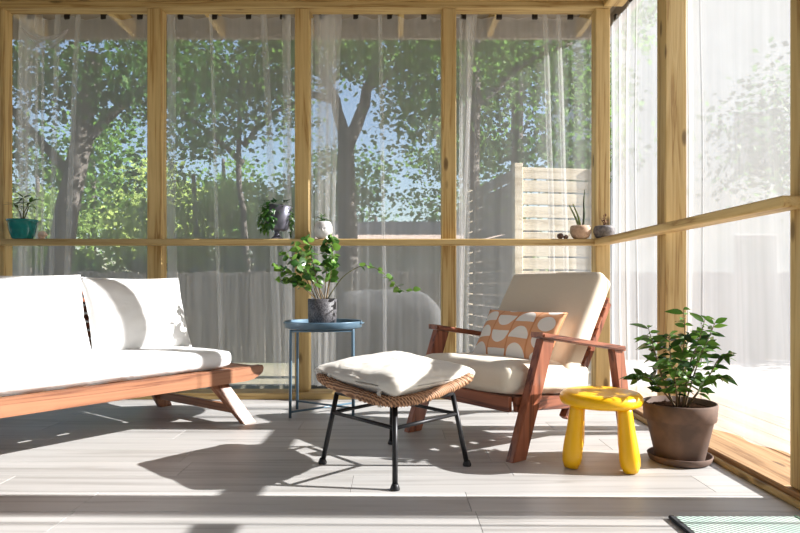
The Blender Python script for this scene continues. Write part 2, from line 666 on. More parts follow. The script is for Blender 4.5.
def pillow(w, h, t, pinch=0.05, n=28, wob=0.008, seed=0, uvname=True, sag=0.0):
    """throw pillow standing in the xz plane, centred; sharp corners, full middle"""
    bm = BM()
    uvl = bm.loops.layers.uv.new('UVMap')
    def P(i, j, s):
        u, v = -1 + 2 * i / n, -1 + 2 * j / n
        x = w / 2 * u * (1 - pinch * (1 - v * v)) 
        z = h / 2 * v * (1 - pinch * (1 - u * u))
        f = (max(0, 1 - abs(u) ** 2.6) ** 0.62) * (max(0, 1 - abs(v) ** 2.6) ** 0.62)
        y = s * t / 2 * f
        a = noise.noise(Vector((u * 2.2 + seed, v * 2.2, s * 1.7)))
        b = noise.noise(Vector((u * 6 + seed, v * 6, s * 3.1 + 5)))
        y += s * (a * wob + b * wob * 0.5) * f
        # gathered creases near the corners
        rr = math.hypot(abs(u) - 1, abs(v) - 1)
        y += s * 0.004 * math.sin(14 * math.atan2(1 - abs(v) + 1e-3, 1 - abs(u) + 1e-3)) * max(0, 1 - rr / 0.7) * f
        return Vector((x, y - sag * (1 - v) * 0.0, z))
    grid = {}
    for s in (-1, 1):
        for i in range(n + 1):
            for j in range(n + 1):
                edge = i in (0, n) or j in (0, n)
                if edge and s == 1:
                    grid[(i, j, 1)] = grid[(i, j, -1)]
                else:
                    grid[(i, j, s)] = bm.verts.new(P(i, j, s))
    for s in (-1, 1):
        for i in range(n):
            for j in range(n):
                idx = [(i, j), (i + 1, j), (i + 1, j + 1), (i, j + 1)]
                f = bm.faces.new([grid[(a, b, s)] for a, b in idx])
                for lp, (a, b) in zip(f.loops, idx):
                    lp[uvl].uv = (a / n, b / n)
    edge = [P(i, 0, -1) for i in range(n)] + [P(n, j, -1) for j in range(n)] + [P(i, n, -1) for i in range(n, 0, -1)] + [P(0, j, -1) for j in range(n, 0, -1)]
    return bm, edge


def leaf_mesh(name, L, W, droop=0.25, fold=0.18, k=4, tip=1.0):
    """pointed oval leaf along +y from the origin, folded on its midrib and bent down"""
    verts, faces = [], []
    for i in range(k + 1):
        s = i / k
        wid = W / 2 * math.sin(PI * min(1, s ** 0.8)) ** tip if 0 < s < 1 else 0
        y, z = L * s, -droop * L * s * s
        if wid == 0:
            verts.append((0, y, z))
        else:
            verts += [(-wid, y, z + fold * wid), (0, y, z), (wid, y, z + fold * wid)]
    last = len(verts) - 1
    faces += [(0, 2, 1), (0, 3, 2)]
    for i in range(k - 2):
        a = 1 + 3 * i
        faces += [(a, a + 1, a + 4, a + 3), (a + 1, a + 2, a + 5, a + 4)]
    a = 1 + 3 * (k - 2)
    faces += [(a, a + 1, last), (a + 1, a + 2, last)]
    me = bpy.data.meshes.new(name)
    me.from_pydata(verts, [], faces)
    for p in me.polygons:
        p.use_smooth = True
    return me


def leaf_at(me, mat, parent, p, d, roll, s, name='leaf'):
    o = bpy.data.objects.new(name, me)
    COL.objects.link(o)
    if not me.materials:
        me.materials.append(mat)
    o.parent = parent
    d = Vector(d).normalized()
    up = Vector((0, 0, 1))
    x = d.cross(up)
    if x.length < 0.02:
        x = Vector((1, 0, 0))
    x.normalize()
    z = x.cross(d)
    M = Matrix((x, d, z)).transposed().to_4x4()
    M = Matrix.Translation(Vector(p)) @ M @ Matrix.Rotation(roll, 4, 'Y') @ Matrix.Scale(s, 4)
    o.matrix_local = M
    return o


def at(u, v, Y):
    """photo pixel to a point at depth Y"""
    return Vector(((u - PX) * Y / F_PX, Y, CAM_H - (v - PY) * Y / F_PX))


# ================================================================== SETTING
X_R = 1.28          # inner face of the posts of the side wall
X_L = -3.30
Y_B = 3.86          # front faces of the posts of the back wall
Y_F = -1.20
Z_C = 2.47

# floor of staggered planks
floor = obj('floor', bx(X_L, X_R + 0.02, Y_F, 3.95, -0.12, -0.006, 0), M_SUBFLOOR)
tag(floor, kind='structure')
PW, PL = 0.18, 1.22
plank_cache = {}


def plank_mesh(l):
    k = round(l, 3)
    if k not in plank_cache:
        bm = bx(-l / 2, l / 2, -PW / 2 + 0.0006, PW / 2 - 0.0006, -0.008, 0.0, 0.0006)
        me = bpy.data.meshes.new('plank')
        bm.to_mesh(me)
        bm.free()
        me.materials.append(M_PLANK)
        plank_cache[k] = me
    return plank_cache[k]


seam_at = {1.92: -0.13 + 0.35, 1.74: 0.22, 2.10: 0.40}
row = 0
y = 1.92 - 17 * PW
while y < 3.93:
    k = round((y - 1.92) / PW)
    offs = {0: 0.234, -1: 0.245, 1: -0.15, 2: 0.43}.get(k, ((k * 0.437) % 1.0) * PL)
    x = X_L
    first = (offs - X_L) % PL
    segs = []
    if first > 0.02:
        segs.append((X_L, X_L + first))
    x = X_L + first
    while x < X_R - 0.02:
        segs.append((x, min(x + PL, X_R)))
        x += PL
    for a, b in segs:
        o = link('plank', plank_mesh(b - a - 0.0015), None, floor)
        o.location = ((a + b) / 2, y + PW / 2, 0)
    y += PW

# back wall: posts, ledge rail, plates
wall_b = thing('wall_back', (0, Y_B, 0), kind='structure')


def part(name, bm, mat, root, smooth=False):
    """part built in world coordinates under a root at its own place"""
    bmesh.ops.translate(bm, verts=bm.verts, vec=-Vector(root.location))
    return obj(name, bm, mat, root, smooth)


POST_X = [-3.255, -2.44, -1.475, -0.570, 0.331, 1.2745]
for px in POST_X:
    part('post', bx(px - 0.0445, px + 0.0445, Y_B, Y_B + 0.089, 0.038, 2.386, 0.004), M_PINE_Z, wall_b)
part('ledge_rail', bx(X_L, 1.21, 3.77, 3.86, 0.930, 0.967, 0.005), M_PINE_X, wall_b)
part('sill_plate', bx(X_L, 1.325, 3.79, 3.97, 0.0, 0.037, 0.004), M_PINE_X, wall_b)
part('top_plate', bx(X_L, 1.325, 3.845, 3.95, 2.386, 2.424, 0.003), M_PINE_X, wall_b)
part('top_plate', bx(X_L, 1.325, 3.83, 3.95, 2.425, 2.468, 0.003), M_PINE_X, wall_b)

# side wall on the right
wall_r = thing('wall_right', (X_R, 1.5, 0), kind='structure')
for y0, y1 in ((2.98, 3.08), (1.87, 2.044), (0.70, 0.80), (-0.45, -0.35)):
    part('post', bx(X_R, X_R + 0.10, y0, y1, 0.038, 2.386, 0.004), M_PINE_Z, wall_r)
part('ledge_rail', bx(1.195, X_R, 1.945, 3.86, 0.930, 0.967, 0.005), M_PINE_Y, wall_r)
part('ledge_rail', bx(1.195, X_R, -1.1, 1.80, 0.930, 0.967, 0.005), M_PINE_Y, wall_r)
part('sill_plate', bx(1.262, 1.40, Y_F, 3.79, 0.0, 0.037, 0.004), M_DECK, wall_r)
part('top_plate', bx(1.27, 1.39, Y_F, 3.84, 2.386, 2.468, 0.004), M_PINE_Y, wall_r)
trim = obj('trim_1', bx(1.238, 1.261, Y_F, 3.79, 0.0, 0.020, 0.005), M_PINE_Y)
tag(trim, kind='structure')

# left side, out of the picture, framed the same way
wall_l = thing('wall_left', (X_L, 1.5, 0), kind='structure')
for yy in (2.9, 1.9, 0.9, -0.1):
    part('post', bx(X_L - 0.09, X_L, yy, yy + 0.09, 0.0, 2.386, 0.004), M_PINE_Z, wall_l)
part('ledge_rail', bx(X_L, X_L + 0.09, Y_F, 3.77, 0.930, 0.967, 0.005), M_PINE_Y, wall_l)
part('top_plate', bx(X_L - 0.1, X_L, Y_F, 3.84, 2.386, 2.468, 0.004), M_PINE_Y, wall_l)
# house wall behind the camera
wall_f = obj('wall_front', bx(X_L - 0.1, 1.9, Y_F - 0.15, Y_F, -0.7, 2.468, 0), M_HOUSE)
tag(wall_f, kind='structure')

# ceiling with eaves and rafter tails
ceil = thing('ceiling', (0, 0, Z_C), kind='structure')
part('ceiling_board', bx(X_L - 0.5, 1.52, Y_F - 0.15, 4.50, 2.56, 2.60, 0), M_EAVE, ceil)
part('soffit', bx(X_L - 0.1, 1.39, Y_F, 3.95, 2.470, 2.49, 0), M_CEIL, ceil)
x = -3.11
while x < 1.45:
    part('rafter', bx(x - 0.02, x + 0.02, 3.951, 4.47, 2.45, 2.559, 0.002), M_PINE_Y, ceil)
    x += 0.63
part('fascia', bx(X_L - 0.5, 1.52, 4.47, 4.50, 2.44, 2.56, 0.003), M_EAVE, ceil)
part('fascia', bx(1.49, 1.52, Y_F, 4.47, 2.44, 2.56, 0.003), M_EAVE, ceil)

# outside deck boards along the side wall
deck = thing('porch_deck', (1.6, 1.5, 0), kind='structure')
x = 1.405
for k in range(4):
    part('deck_board', bx(x, x + 0.137, Y_F, 4.2, -0.02, 0.018, 0.004), M_DECK, deck)
    x += 0.143
part('joist', bx(1.41, 1.96, Y_F, 4.2, -0.7, -0.021, 0), M_PINE_Y, deck)

# ground
G = -0.70
gm = BM()
bmesh.ops.create_grid(gm, x_segments=60, y_segments=60, size=45)
for v in gm.verts:
    v.co.z = G - 0.02 + 0.05 * noise.noise(Vector((v.co.x * 0.2, v.co.y * 0.2, 0)))
    v.co.y += 20
ground = obj('ground', gm, M_GRASS, smooth=True)
tag(ground, kind='structure')
drive = obj('driveway', bx(1.97, 12.0, -12, 14, G - 0.1, G + 0.06, 0), M_PAVE)
tag(drive, kind='structure')


# ================================================================== CURTAINS
def fold_profile(width, zones, base=4.0, amp=0.02, n=260):
    """returns list of (s, off) for a cloth that meanders; zones = (start, end, density, amp)"""
    out = []
    ph = 0.0
    for i in range(n + 1):
        t = i / n
        dens, am, ov = base, amp, 0.0
        for a, b, dd, aa in zones:
            wgt = max(0.0, min(1.0, (t - a + 0.03) / 0.03)) * max(0.0, min(1.0, (b + 0.03 - t) / 0.03))
            dens += (dd - base) * wgt
            am += (aa - amp) * wgt
            ov += wgt
        ph += dens * 2 * PI / n
        k = dens * 2 * PI / width
        s = t * width + min(1.0, ov) * (1.3 / k) * math.sin(2 * ph)
        out.append((s, am * math.sin(ph)))
    return out


def curtain_mesh(prof, z0, z1, place, nz=36, seed=0, clips=()):
    verts, faces = [], []
    n = len(prof)
    for j in range(nz + 1):
        g = j / nz
        z = z0 + (z1 - z0) * g
        for i, (s, off) in enumerate(prof):
            sway = 0.012 * noise.noise(Vector((s * 3 + seed, z * 1.1, 0.3))) + 0.02 * (1 - g) * noise.noise(Vector((s * 5, seed, z * 0.7)))
            ds = 0.02 * (1 - g) * noise.noise(Vector((s * 4, z * 0.8, seed + 4)))
            zz = z
            if j == nz and clips:
                dmin = min(abs(s - c) for c in clips)
                zz = z - min(0.045, 0.4 * dmin ** 1.2)
            verts.append(place(s + ds, off * (0.55 + 0.45 * (1 - g)) + sway, zz, g))
    for j in range(nz):
        for i in range(n - 1):
            a = j * n + i
            faces.append((a, a + 1, a + n + 1, a + n))
    me = bpy.data.meshes.new('cloth')
    me.from_pydata(verts, [], faces)
    for p in me.polygons:
        p.use_smooth = True
    return me


def make_curtain(label, width, zones, place, z0, z1, origin, seed, nclips, group, axis, mat):
    root = thing('sheer_curtain', origin, 0, label, 'curtain', group)
    clips = [width * (i + 0.4) / nclips for i in range(nclips)]
    me = curtain_mesh(fold_profile(width, zones), z0, z1, place, seed=seed, clips=clips)
    me.transform(Matrix.Translation(-Vector(origin)))
    link('cloth', me, mat, root)
    for c in clips:
        p = Vector(place(c, 0.0, z1, 1.0)) - Vector(origin)
        s = Vector((0.018, 0.008, 0.016)) if axis == 0 else Vector((0.008, 0.014, 0.016))
        obj('clip', bx(p.x - s.x, p.x + s.x, p.y - s.y, p.y + s.y, p.z - 0.026, p.z + 0.012, 0.003), M_CLIP, root)
    return root


YC = 4.03
ZT, ZB = 2.415, 0.045
back_labels = [
    'sheer grey curtain gathered into a white swag, above the teal pot',
    'sheer grey curtain behind the sofa end, left of the side table',
    'sheer grey curtain behind the blue side table, forked trunk showing through',
    'sheer grey curtain behind the armchair, slatted screen showing through it']
zone_sets = [[(0.0, 0.2, 9, 0.02)], [(0.88, 1.0, 9, 0.02)], [(0.0, 0.2, 9, 0.02)], [(0.0, 0.15, 9, 0.02)]]
# pleats: (left/right pixel at the top, left/right pixel at the hem)
PLEATS = [[(16, 46, 15, 30), (24, 40, 14, 24), (60, 66, 52, 57), (82, 87, 66, 72)],
          [(169, 177, 169, 179), (283, 292, 286, 293), (262, 268, 276, 284), (212, 215, 222, 226)],
          [(315, 327, 316, 322), (329, 343, 324, 332), (322, 336, 318, 327), (378, 382, 384, 388)],
          [(466, 477, 450, 458), (470, 474, 458, 461), (540, 545, 550, 556), (553, 557, 563, 569)]]
for i in range(4):
    xa, xb = POST_X[i + 1] + 0.046, POST_X[i + 2] - 0.046
    xa -= 0.03
    xb += 0.03
    w = xb - xa
    c = make_curtain(back_labels[i], w, zone_sets[i],
                     (lambda xa: lambda s, off, z, g: (xa + s, YC + off, z))(xa),
                     ZB, ZT, (xa + w / 2, YC, ZB), 11.3 * i + 2, 4, 'sheer curtains along the back wall', 0, M_SHEER)
    for q, (ta, tb, ba, bb) in enumerate(PLEATS[i]):
        verts, faces = [], []
        for j in range(31):
            g = j / 30
            z = ZT - 0.004 - g * (ZT - ZB - 0.01)
            gg = g ** 0.8
            for b in range(6):
                f = b / 5
                u_ = (ta + (tb - ta) * f) * (1 - gg) + (ba + (bb - ba) * f) * gg
                wv_ = 2.0 * noise.noise(Vector((q * 7 + i * 13, g * 3.0, 0.2))) * g
                yv = YC - 0.030 - 0.014 * q + 0.012 * math.sin(f * PI)
                verts.append(Vector(((u_ + wv_ - PX) * YC / F_PX, yv, z)) - c.location)
        for j in range(30):
            for b in range(5):
                k = j * 6 + b
                faces.append((k, k + 1, k + 7, k + 6))
        me = bpy.data.meshes.new('pleat')
        me.from_pydata(verts, [], faces)
        for p in me.polygons:
            p.use_smooth = True
        link('pleat', me, M_SHEER, c)
    if i == 0:
        # corner of the cloth looped up into a swag
        verts, faces = [], []
        A, B = Vector((-2.345, 3.955, 2.31)), Vector((-2.055, 3.955, 2.30))
        na, nb = 24, 7
        for a in range(na + 1):
            t = a / na
            for b in range(nb + 1):
                q = b / nb
                p = A.lerp(B, t)
                sagd = 4 * t * (1 - t)
                verts.append(Vector((p.x, p.y + 0.012 * math.sin(q * 9), p.z - sagd * (0.055 + 0.075 * q) - 0.01 * q)) - c.location)
        for a in range(na):
            for b in range(nb):
                k = a * (nb + 1) + b
                faces.append((k, k + 1, k + nb + 2, k + nb + 1))
        me = bpy.data.meshes.new('swag')
        me.from_pydata(verts, [], faces)
        for p in me.polygons:
            p.use_smooth = True
        link('swag', me, M_SHEER_SIDE, c)

XC = 1.402


def side_place(y_top):
    def f(s, off, z, g):
        yy = y_top - s
        out = 0.07 * (1 - g) ** 2 * max(0, min(1, (2.9 - yy) / 0.5)) + 0.012
        return (XC + off * 0.8 + out, yy, z)
    return f


side = [
    (4.15, 3.085, 'bright sunlit sheer curtain between the corner post and middle side post', [(0.0, 0.4, 8, 0.02)], 1),
    (3.078, 2.05, 'bright sunlit sheer curtain behind the plant in the brown clay pot', [(0.02, 0.13, 9, 0.02)], 2),
    (1.89, 0.78, 'unseen sheer curtain added to filter the sun, nearest the camera on the side wall', [(0.02, 0.08, 9, 0.02)], 3)]  # last panel is out of view, added to dim the sun on the near floor
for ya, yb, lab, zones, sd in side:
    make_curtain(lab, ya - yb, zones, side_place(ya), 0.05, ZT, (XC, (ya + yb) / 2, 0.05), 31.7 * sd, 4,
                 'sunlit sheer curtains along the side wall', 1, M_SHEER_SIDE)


# ================================================================== SOFA
sofa = thing('sofa', (-0.80, 3.11, 0), math.atan2(0.795, 0.607),
             'long low wooden sofa with thin white seat mattress and splayed legs', 'sofa')


def rail_poly(x0, x1, z0, z1, sl):
    pts = [(x0, z0), (x1 - sl, z0)]
    for k in range(1, 6):
        a = k / 6 * PI / 2
        pts.append((x1 - sl + sl * math.sin(a), z0 + (z1 - 0.02 - z0) * (1 - math.cos(a))))
    pts += [(x1, z1 - 0.014), (x1 - 0.008, z1), (x0, z1)]
    return pts


obj('front_rail', prism(rail_poly(-2.15, 0.20, 0.205, 0.276, 0.13), 0.0, 0.045, 0.004), M_TEAK_X, sofa)
obj('back_rail', prism(rail_poly(-2.15, 0.20, 0.205, 0.276, 0.13), 0.70, 0.745, 0.004), M_TEAK_X, sofa)
for k in range(5):
    obj('end_board', bx(0.012 + k * 0.036, 0.044 + k * 0.036, 0.047, 0.698, 0.246, 0.270, 0.003), M_TEAK_Y, sofa)
for k in range(13):
    x = -2.10 + k * 0.165
    obj('seat_slat', bx(x, x + 0.09, 0.047, 0.698, 0.245, 0.268, 0.002), M_TEAK_Y, sofa)
for xx in (-2.0, -0.12):
    obj('cross_beam', bx(xx - 0.02, xx + 0.02, 0.047, 0.698, 0.195, 0.244, 0.003), M_TEAK_Y, sofa)
for xt, xf in ((-0.065, 0.072), (-2.02, -2.13)):
    for yt, yf in ((0.085, -0.030), (0.665, 0.70)):
        lb = BM()
        lv = []
        for cx_, cy_, cz_, hw in ((xf, yf, 0.0, 0.037), (xt, yt, 0.243, 0.052)):
            for a_, b_ in ((-1, -1), (1, -1), (1, 1), (-1, 1)):
                lv.append(lb.verts.new((cx_ + a_ * hw, cy_ + b_ * 0.018, cz_)))
        for f_ in ((3, 2, 1, 0), (4, 5, 6, 7), (0, 1, 5, 4), (1, 2, 6, 5), (2, 3, 7, 6), (3, 0, 4, 7)):
            lb.faces.new([lv[k_] for k_ in f_])
        bmesh.ops.bevel(lb, geom=lb.edges[:], offset=0.003, segments=2, affect='EDGES')
        obj('leg', lb, M_TEAK_Z, sofa)
    xm = xt + (xf - xt) * 0.72
    obj('stretcher', bx(xm - 0.016, xm + 0.016, 0.03, 0.665, 0.05, 0.09, 0.003), M_TEAK_Y, sofa)
mb = cushion(2.03, 0.655, 0.088, 0.036, 0.014, 30, 0.004, 1)
bmesh.ops.translate(mb, verts=mb.verts, vec=(-0.978, 0.365, 0.276 + 0.044 + 0.002))
obj('seat_mattress', mb, M_WHITE_FAB, sofa, True)
# backrest
for xx in (-0.10, -1.0, -1.95):
    obj('back_post', beam((xx, 0.60, 0.27), (xx, 0.72, 0.66), 0.04, 0.03), M_TEAK_Z, sofa)
for k in range(7):
    zz = 0.40 + k * 0.042
    yy = 0.60 + (zz - 0.27) * 0.308 - 0.028
    obj('back_slat', bx(-1.99, -0.06, yy - 0.008, yy + 0.008, zz - 0.016, zz + 0.016, 0.003), M_ACA_X, sofa)
obj('top_rail', bx(-2.0, -0.05, 0.70, 0.74, 0.655, 0.69, 0.004), M_TEAK_X, sofa)

SOFA_M = Matrix.Translation((-0.80, 3.11, 0)) @ Matrix.Rotation(math.atan2(0.795, 0.607), 4, 'Z')


def stand_pillow(name, label, cat, group, loc_world_m, local, rx, rz, w, h, t, mat, seed, pipe=True, ry=0.0, pinch=0.05):
    bm, edge = pillow(w, h, t, seed=seed, pinch=pinch)
    root = thing(name, (0, 0, 0), 0, label, cat, group)
    M = loc_world_m @ Matrix.Translation(local) @ Matrix.Rotation(rz, 4, 'Z') @ Matrix.Rotation(rx, 4, 'X') @ Matrix.Rotation(ry, 4, 'Y')
    root.matrix_world = M
    obj('cover', bm, mat, root, True)
    if pipe:
        obj('piping', loop_tube(edge, 0.0035, 6), mat, root, True)
    return root


stand_pillow('throw_pillow', 'square white throw pillow bearing a leafy shadow, at the sofa end', 'pillow', 'white pillows on the sofa',
             SOFA_M, (-0.235, 0.445, 0.535), math.radians(-17), math.radians(4), 0.56, 0.40, 0.19, M_WHITE_FAB, 3)
stand_pillow('throw_pillow', 'large white back pillow at the left edge of the photo', 'pillow', 'white pillows on the sofa',
             SOFA_M, (-0.80, 0.43, 0.54), math.radians(-17), math.radians(0), 0.58, 0.41, 0.20, M_WHITE_FAB, 9)

# ================================================================== ARMCHAIR
AC_LOC, AC_RZ = (0.08, 2.977, 0), math.atan2(-0.79, 0.61)
chair = thing('armchair', AC_LOC, AC_RZ, 'red-brown wooden armchair with cream seat and back cushions', 'armchair')
CW = 0.64


def yz_prism(poly, x0, x1, bev=0.003):
    bm = prism([(a, b) for a, b in poly], x0, x1, bev)      # polygon (y, z), extruded along x
    for v in bm.verts:
        v.co = Vector((v.co.y, v.co.x, v.co.z))
    return bm


for xx in (0.0, CW):
    obj('front_leg', yz_prism([(-0.035, 0.0), (0.045, 0.0), (0.222, 0.461), (0.147, 0.472)], xx - 0.019, xx + 0.019), M_ACA_Z, chair)
    obj('rear_leg', yz_prism([(0.73, 0.0), (0.80, 0.0), (0.722, 0.386), (0.645, 0.397)], xx - 0.019, xx + 0.019), M_ACA_Z, chair)
    obj('armrest', yz_prism([(0.130, 0.4765), (0.715, 0.387), (0.715, 0.410), (0.130, 0.4995)], xx - 0.036, xx + 0.036, 0.006), M_ACA_Y, chair)
    ins = 1 if xx == 0 else -1
    x0 = xx + ins * 0.021
    x1 = xx + ins * 0.043
    obj('side_rail', yz_prism([(0.035, 0.185), (0.78, 0.125), (0.78, 0.180), (0.035, 0.242)], min(x0, x1), max(x0, x1)), M_ACA_Y, chair)
obj('front_apron', bx(0.045, CW - 0.045, 0.012, 0.034, 0.180, 0.242, 0.003), M_ACA_X, chair)
for k in range(5):
    yy = 0.09 + k * 0.095
    zz = 0.222 - yy * 0.079
    obj('seat_slat', bx(0.045, CW - 0.045, yy, yy + 0.06, zz - 0.008, zz + 0.008, 0.002), M_ACA_X, chair)
bd = Vector((0, 0.541, 0.841))
bn = Vector((0, -0.841, 0.541))
b0 = Vector((0, 0.345, 0.266))
for xx in (0.085, CW - 0.085):
    p = b0 + bd * -0.10 - bn * 0.148
    q = b0 + bd * 0.50 - bn * 0.148
    obj('back_upright', beam((xx, p.y, p.z), (xx, q.y, q.z), 0.035, 0.034, up=(0, -1, 0.6)), M_ACA_Z, chair)
for k in range(5):
    p = b0 + bd * (0.06 + k * 0.105) - bn * 0.123
    obj('back_slat', beam((0.06, p.y, p.z), (CW - 0.06, p.y, p.z), 0.06, 0.016, up=(0, -0.841, 0.541)), M_ACA_X, chair)


def seat_bend(p):
    return p


cb = cushion(0.545, 0.56, 0.118, 0.035, 0.016, 26, 0.003, 5)
bmesh.ops.rotate(cb, verts=cb.verts, cent=(0, 0, 0), matrix=Matrix.Rotation(math.radians(-4.5), 3, 'X'))
bmesh.ops.translate(cb, verts=cb.verts, vec=(CW / 2, 0.285, 0.290))
sc_o = obj('seat_cushion', cb, M_CREAM_FAB, chair, True)
cb = cushion(0.545, 0.53, 0.11, 0.028, 0.008, 26, 0.002, 8)
ang = math.atan2(0.841, 0.541)
bmesh.ops.rotate(cb, verts=cb.verts, cent=(0, 0, 0), matrix=Matrix.Rotation(ang, 3, 'X'))
cc = b0 + bd * 0.30 - bn * 0.055 + bn * 0.0
bmesh.ops.translate(cb, verts=cb.verts, vec=(CW / 2, cc.y, cc.z + 0.02))
obj('back_cushion', cb, M_TAUPE_FAB, chair, True)


def seam_ring(w, d, hz, r, mat3, off):
    pts = []
    for k in range(64):
        a = 2 * PI * k / 64
        c_, s_ = math.cos(a), math.sin(a)
        x = math.copysign(abs(c_) ** 0.22, c_) * (w / 2 - 0.004)
        y_ = math.copysign(abs(s_) ** 0.22, s_) * (d / 2 - 0.004)
        p = Vector((x, y_, hz))
        pts.append(mat3 @ p + Vector(off))
    return loop_tube(pts, r, 6)


obj('back_piping', seam_ring(0.53, 0.515, 0.043, 0.004, Matrix.Rotation(ang, 3, 'X'), (CW / 2, cc.y, cc.z + 0.02)), M_TAUPE_FAB, chair, True)

CH_M = Matrix.Translation(AC_LOC) @ Matrix.Rotation(AC_RZ, 4, 'Z')
stand_pillow('lumbar_pillow', 'peach lumbar pillow printed with white half circles on the armchair', 'pillow', None,
             CH_M, (0.338, 0.352, 0.452), math.radians(-31), math.radians(0), 0.47, 0.27, 0.11, M_PRINT, 14, False, pinch=0.04)

# ================================================================== OTTOMAN
ott = thing('ottoman', (0.0, 2.42, 0), 0, 'wicker ottoman with ivory cushion on black metal legs', 'ottoman')
feet = [Vector((-0.28, 0.015, 0)), Vector((0.0, -0.30, 0)), Vector((0.275, -0.015, 0)), Vector((-0.015, 0.315, 0))]
tops = [Vector((f.x * 0.80, f.y * 0.80, 0.275)) for f in feet]
for f, t in zip(feet, tops):
    lg = obj('leg', tube([f + Vector((0, 0, 0.004)), t], 0.0095, 12), M_BLACK, ott, True)
    obj('foot_cap', lathe([(0, 0), (0.016, 0), (0.017, 0.006), (0.013, 0.016), (0.0105, 0.022), (0, 0.022)], 16, f), M_BLACK, lg, True)
for i in range(4):
    j = (i + 1) % 4
    a, b = feet[i].lerp(tops[i], 0.72), feet[j].lerp(tops[j], 0.72)
    obj('stretcher', tube([a, b], 0.007, 10), M_BLACK, ott, True)
    obj('seat_bar', tube([tops[i], tops[j]], 0.008, 10), M_BLACK, ott, True)


def ott_z(x, y_):
    return 0.302 + 0.042 * (x / 0.30) ** 2 + 0.012 * (y_ / 0.30)


def sq(a, half, pw=0.5):
    """rounded square with its corners on the x and y axes"""
    c_, s_ = math.cos(a), math.sin(a)
    x = math.copysign(abs(c_) ** pw, c_) * half
    y_ = math.copysign(abs(s_) ** pw, s_) * half
    r2 = math.sqrt(0.5)
    return ((x - y_) * r2, (x + y_) * r2)


# woven tray
bm = BM()
rings = []
nseg = 72
for ri, (f, dz) in enumerate(((0.02, -0.012), (0.35, -0.012), (0.7, -0.010), (0.95, -0.004), (1.03, 0.008), (0.98, 0.018), (0.7, 0.008), (0.35, 0.006), (0.02, 0.006))):
    rg = []
    for k in range(nseg):
        x, y_ = sq(2 * PI * k / nseg, 0.232 * f)
        rg.append(bm.verts.new((x, y_, ott_z(x, y_) + dz)))
    rings.append(rg)
for a, b in zip(rings[:-1], rings[1:]):
    for k in range(nseg):
        bm.faces.new((a[k], a[(k + 1) % nseg], b[(k + 1) % nseg], b[k]))
bm.faces.new(rings[0])
bm.faces.new(rings[-1])
obj('woven_seat', bm, M_WICKER, ott, True)
# wound rim, ridged like wrapped cane
pts = []
for k in range(360):
    x, y_ = sq(2 * PI * k / 360, 0.236)
    pts.append((x, y_, ott_z(x, y_) + 0.004))
obj('wound_rim', loop_tube(pts, lambda i: 0.0195 + 0.0022 * math.sin(i * 2 * PI / 4), 10), M_WICKER, ott, True)


def oc_bend(p):
    # turn the square so its corners sit on the axes, then follow the dish
    r2 = math.sqrt(0.5)
    x, y_ = (p.x - p.y) * r2, (p.x + p.y) * r2
    ex = min(1.0, abs(x) / 0.31)
    return Vector((x, y_, p.z * (1 - 0.42 * ex * ex) + 0.35 * (ott_z(x, y_) - 0.302) + 0.022 * max(0, y_ / 0.3) - 0.012 * max(0, x / 0.3)))


cb = cushion(0.452, 0.452, 0.062, 0.030, 0.022, 34, 0.010, 21, oc_bend)
bmesh.ops.translate(cb, verts=cb.verts, vec=(0, 0, 0.302 + 0.016 + 0.031))
obj('cushion', cb, M_OTTO_FAB, ott, True)
for (sx_, sy_) in ((-0.235, -0.075), (-0.045, -0.262)):
    z0 = ott_z(sx_, sy_)
    d = Vector((-1, -1, 0)).normalized()
    pts = [Vector((sx_, sy_, z0 + 0.05)) - d * 0.012, Vector((sx_, sy_, z0 + 0.035)) + d * 0.012, Vector((sx_, sy_, z0 + 0.005)) + d * 0.017,
           Vector((sx_, sy_, z0 - 0.02)) + d * 0.010, Vector((sx_, sy_, z0 - 0.026)) - d * 0.012]
    bm = BM()
    s_ = Vector((1, -1, 0)).normalized()
    prev = None
    for p in pts:
        cur = [bm.verts.new(p - s_ * 0.009), bm.verts.new(p + s_ * 0.009), bm.verts.new(p + s_ * 0.009 + d * 0.002), bm.verts.new(p - s_ * 0.009 + d * 0.002)]
        if prev:
            for k in range(4):
                bm.faces.new((prev[k], prev[(k + 1) % 4], cur[(k + 1) % 4], cur[k]))
        else:
            bm.faces.new(cur)
        prev = cur
    bm.faces.new(prev)
    obj('tie_strap', bm, M_OTTO_FAB, ott, True)

# ================================================================== SIDE TABLE
TX, TY = -0.385, 3.40
table = thing('side_table', (TX, TY, 0), math.radians(-8), 'round blue-grey metal tray table on thin legs', 'side table')
R_T = 0.205
obj('tray', lathe([(0, 0.468), (R_T - 0.012, 0.468), (R_T - 0.002, 0.472), (R_T, 0.496), (R_T + 0.003, 0.498), (R_T + 0.0035, 0.494),
                   (R_T + 0.001, 0.464), (R_T - 0.010, 0.460), (0, 0.460)], 56), M_BLUE, table, True)
LP = [(-0.140, -0.150), (0.178, -0.075), (0.135, 0.150), (-0.172, 0.08)]
for lx, ly in LP:
    n = math.hypot(lx, ly)
    obj('leg', tube([(lx * 1.0, ly * 1.0, 0.0), (lx * 0.98, ly * 0.98, 0.455), (lx * 0.98, ly * 0.98, 0.4585)], 0.0075, 10), M_BLUE, table, True)
for i in range(4):
    a, b = LP[i], LP[(i + 1) % 4]
    if i in (0, 2):
        obj('top_bar', tube([(a[0] * .98, a[1] * .98, 0.450), (b[0] * .98, b[1] * .98, 0.450)], 0.0065, 8), M_BLUE, table, True)
for i, zz in ((0, 0.030), (1, 0.045)):
    a, b = LP[i], LP[i + 2]
    obj('cross_brace', tube([(a[0], a[1], zz), (b[0], b[1], zz)], 0.0055, 8), M_BLUE, table, True)
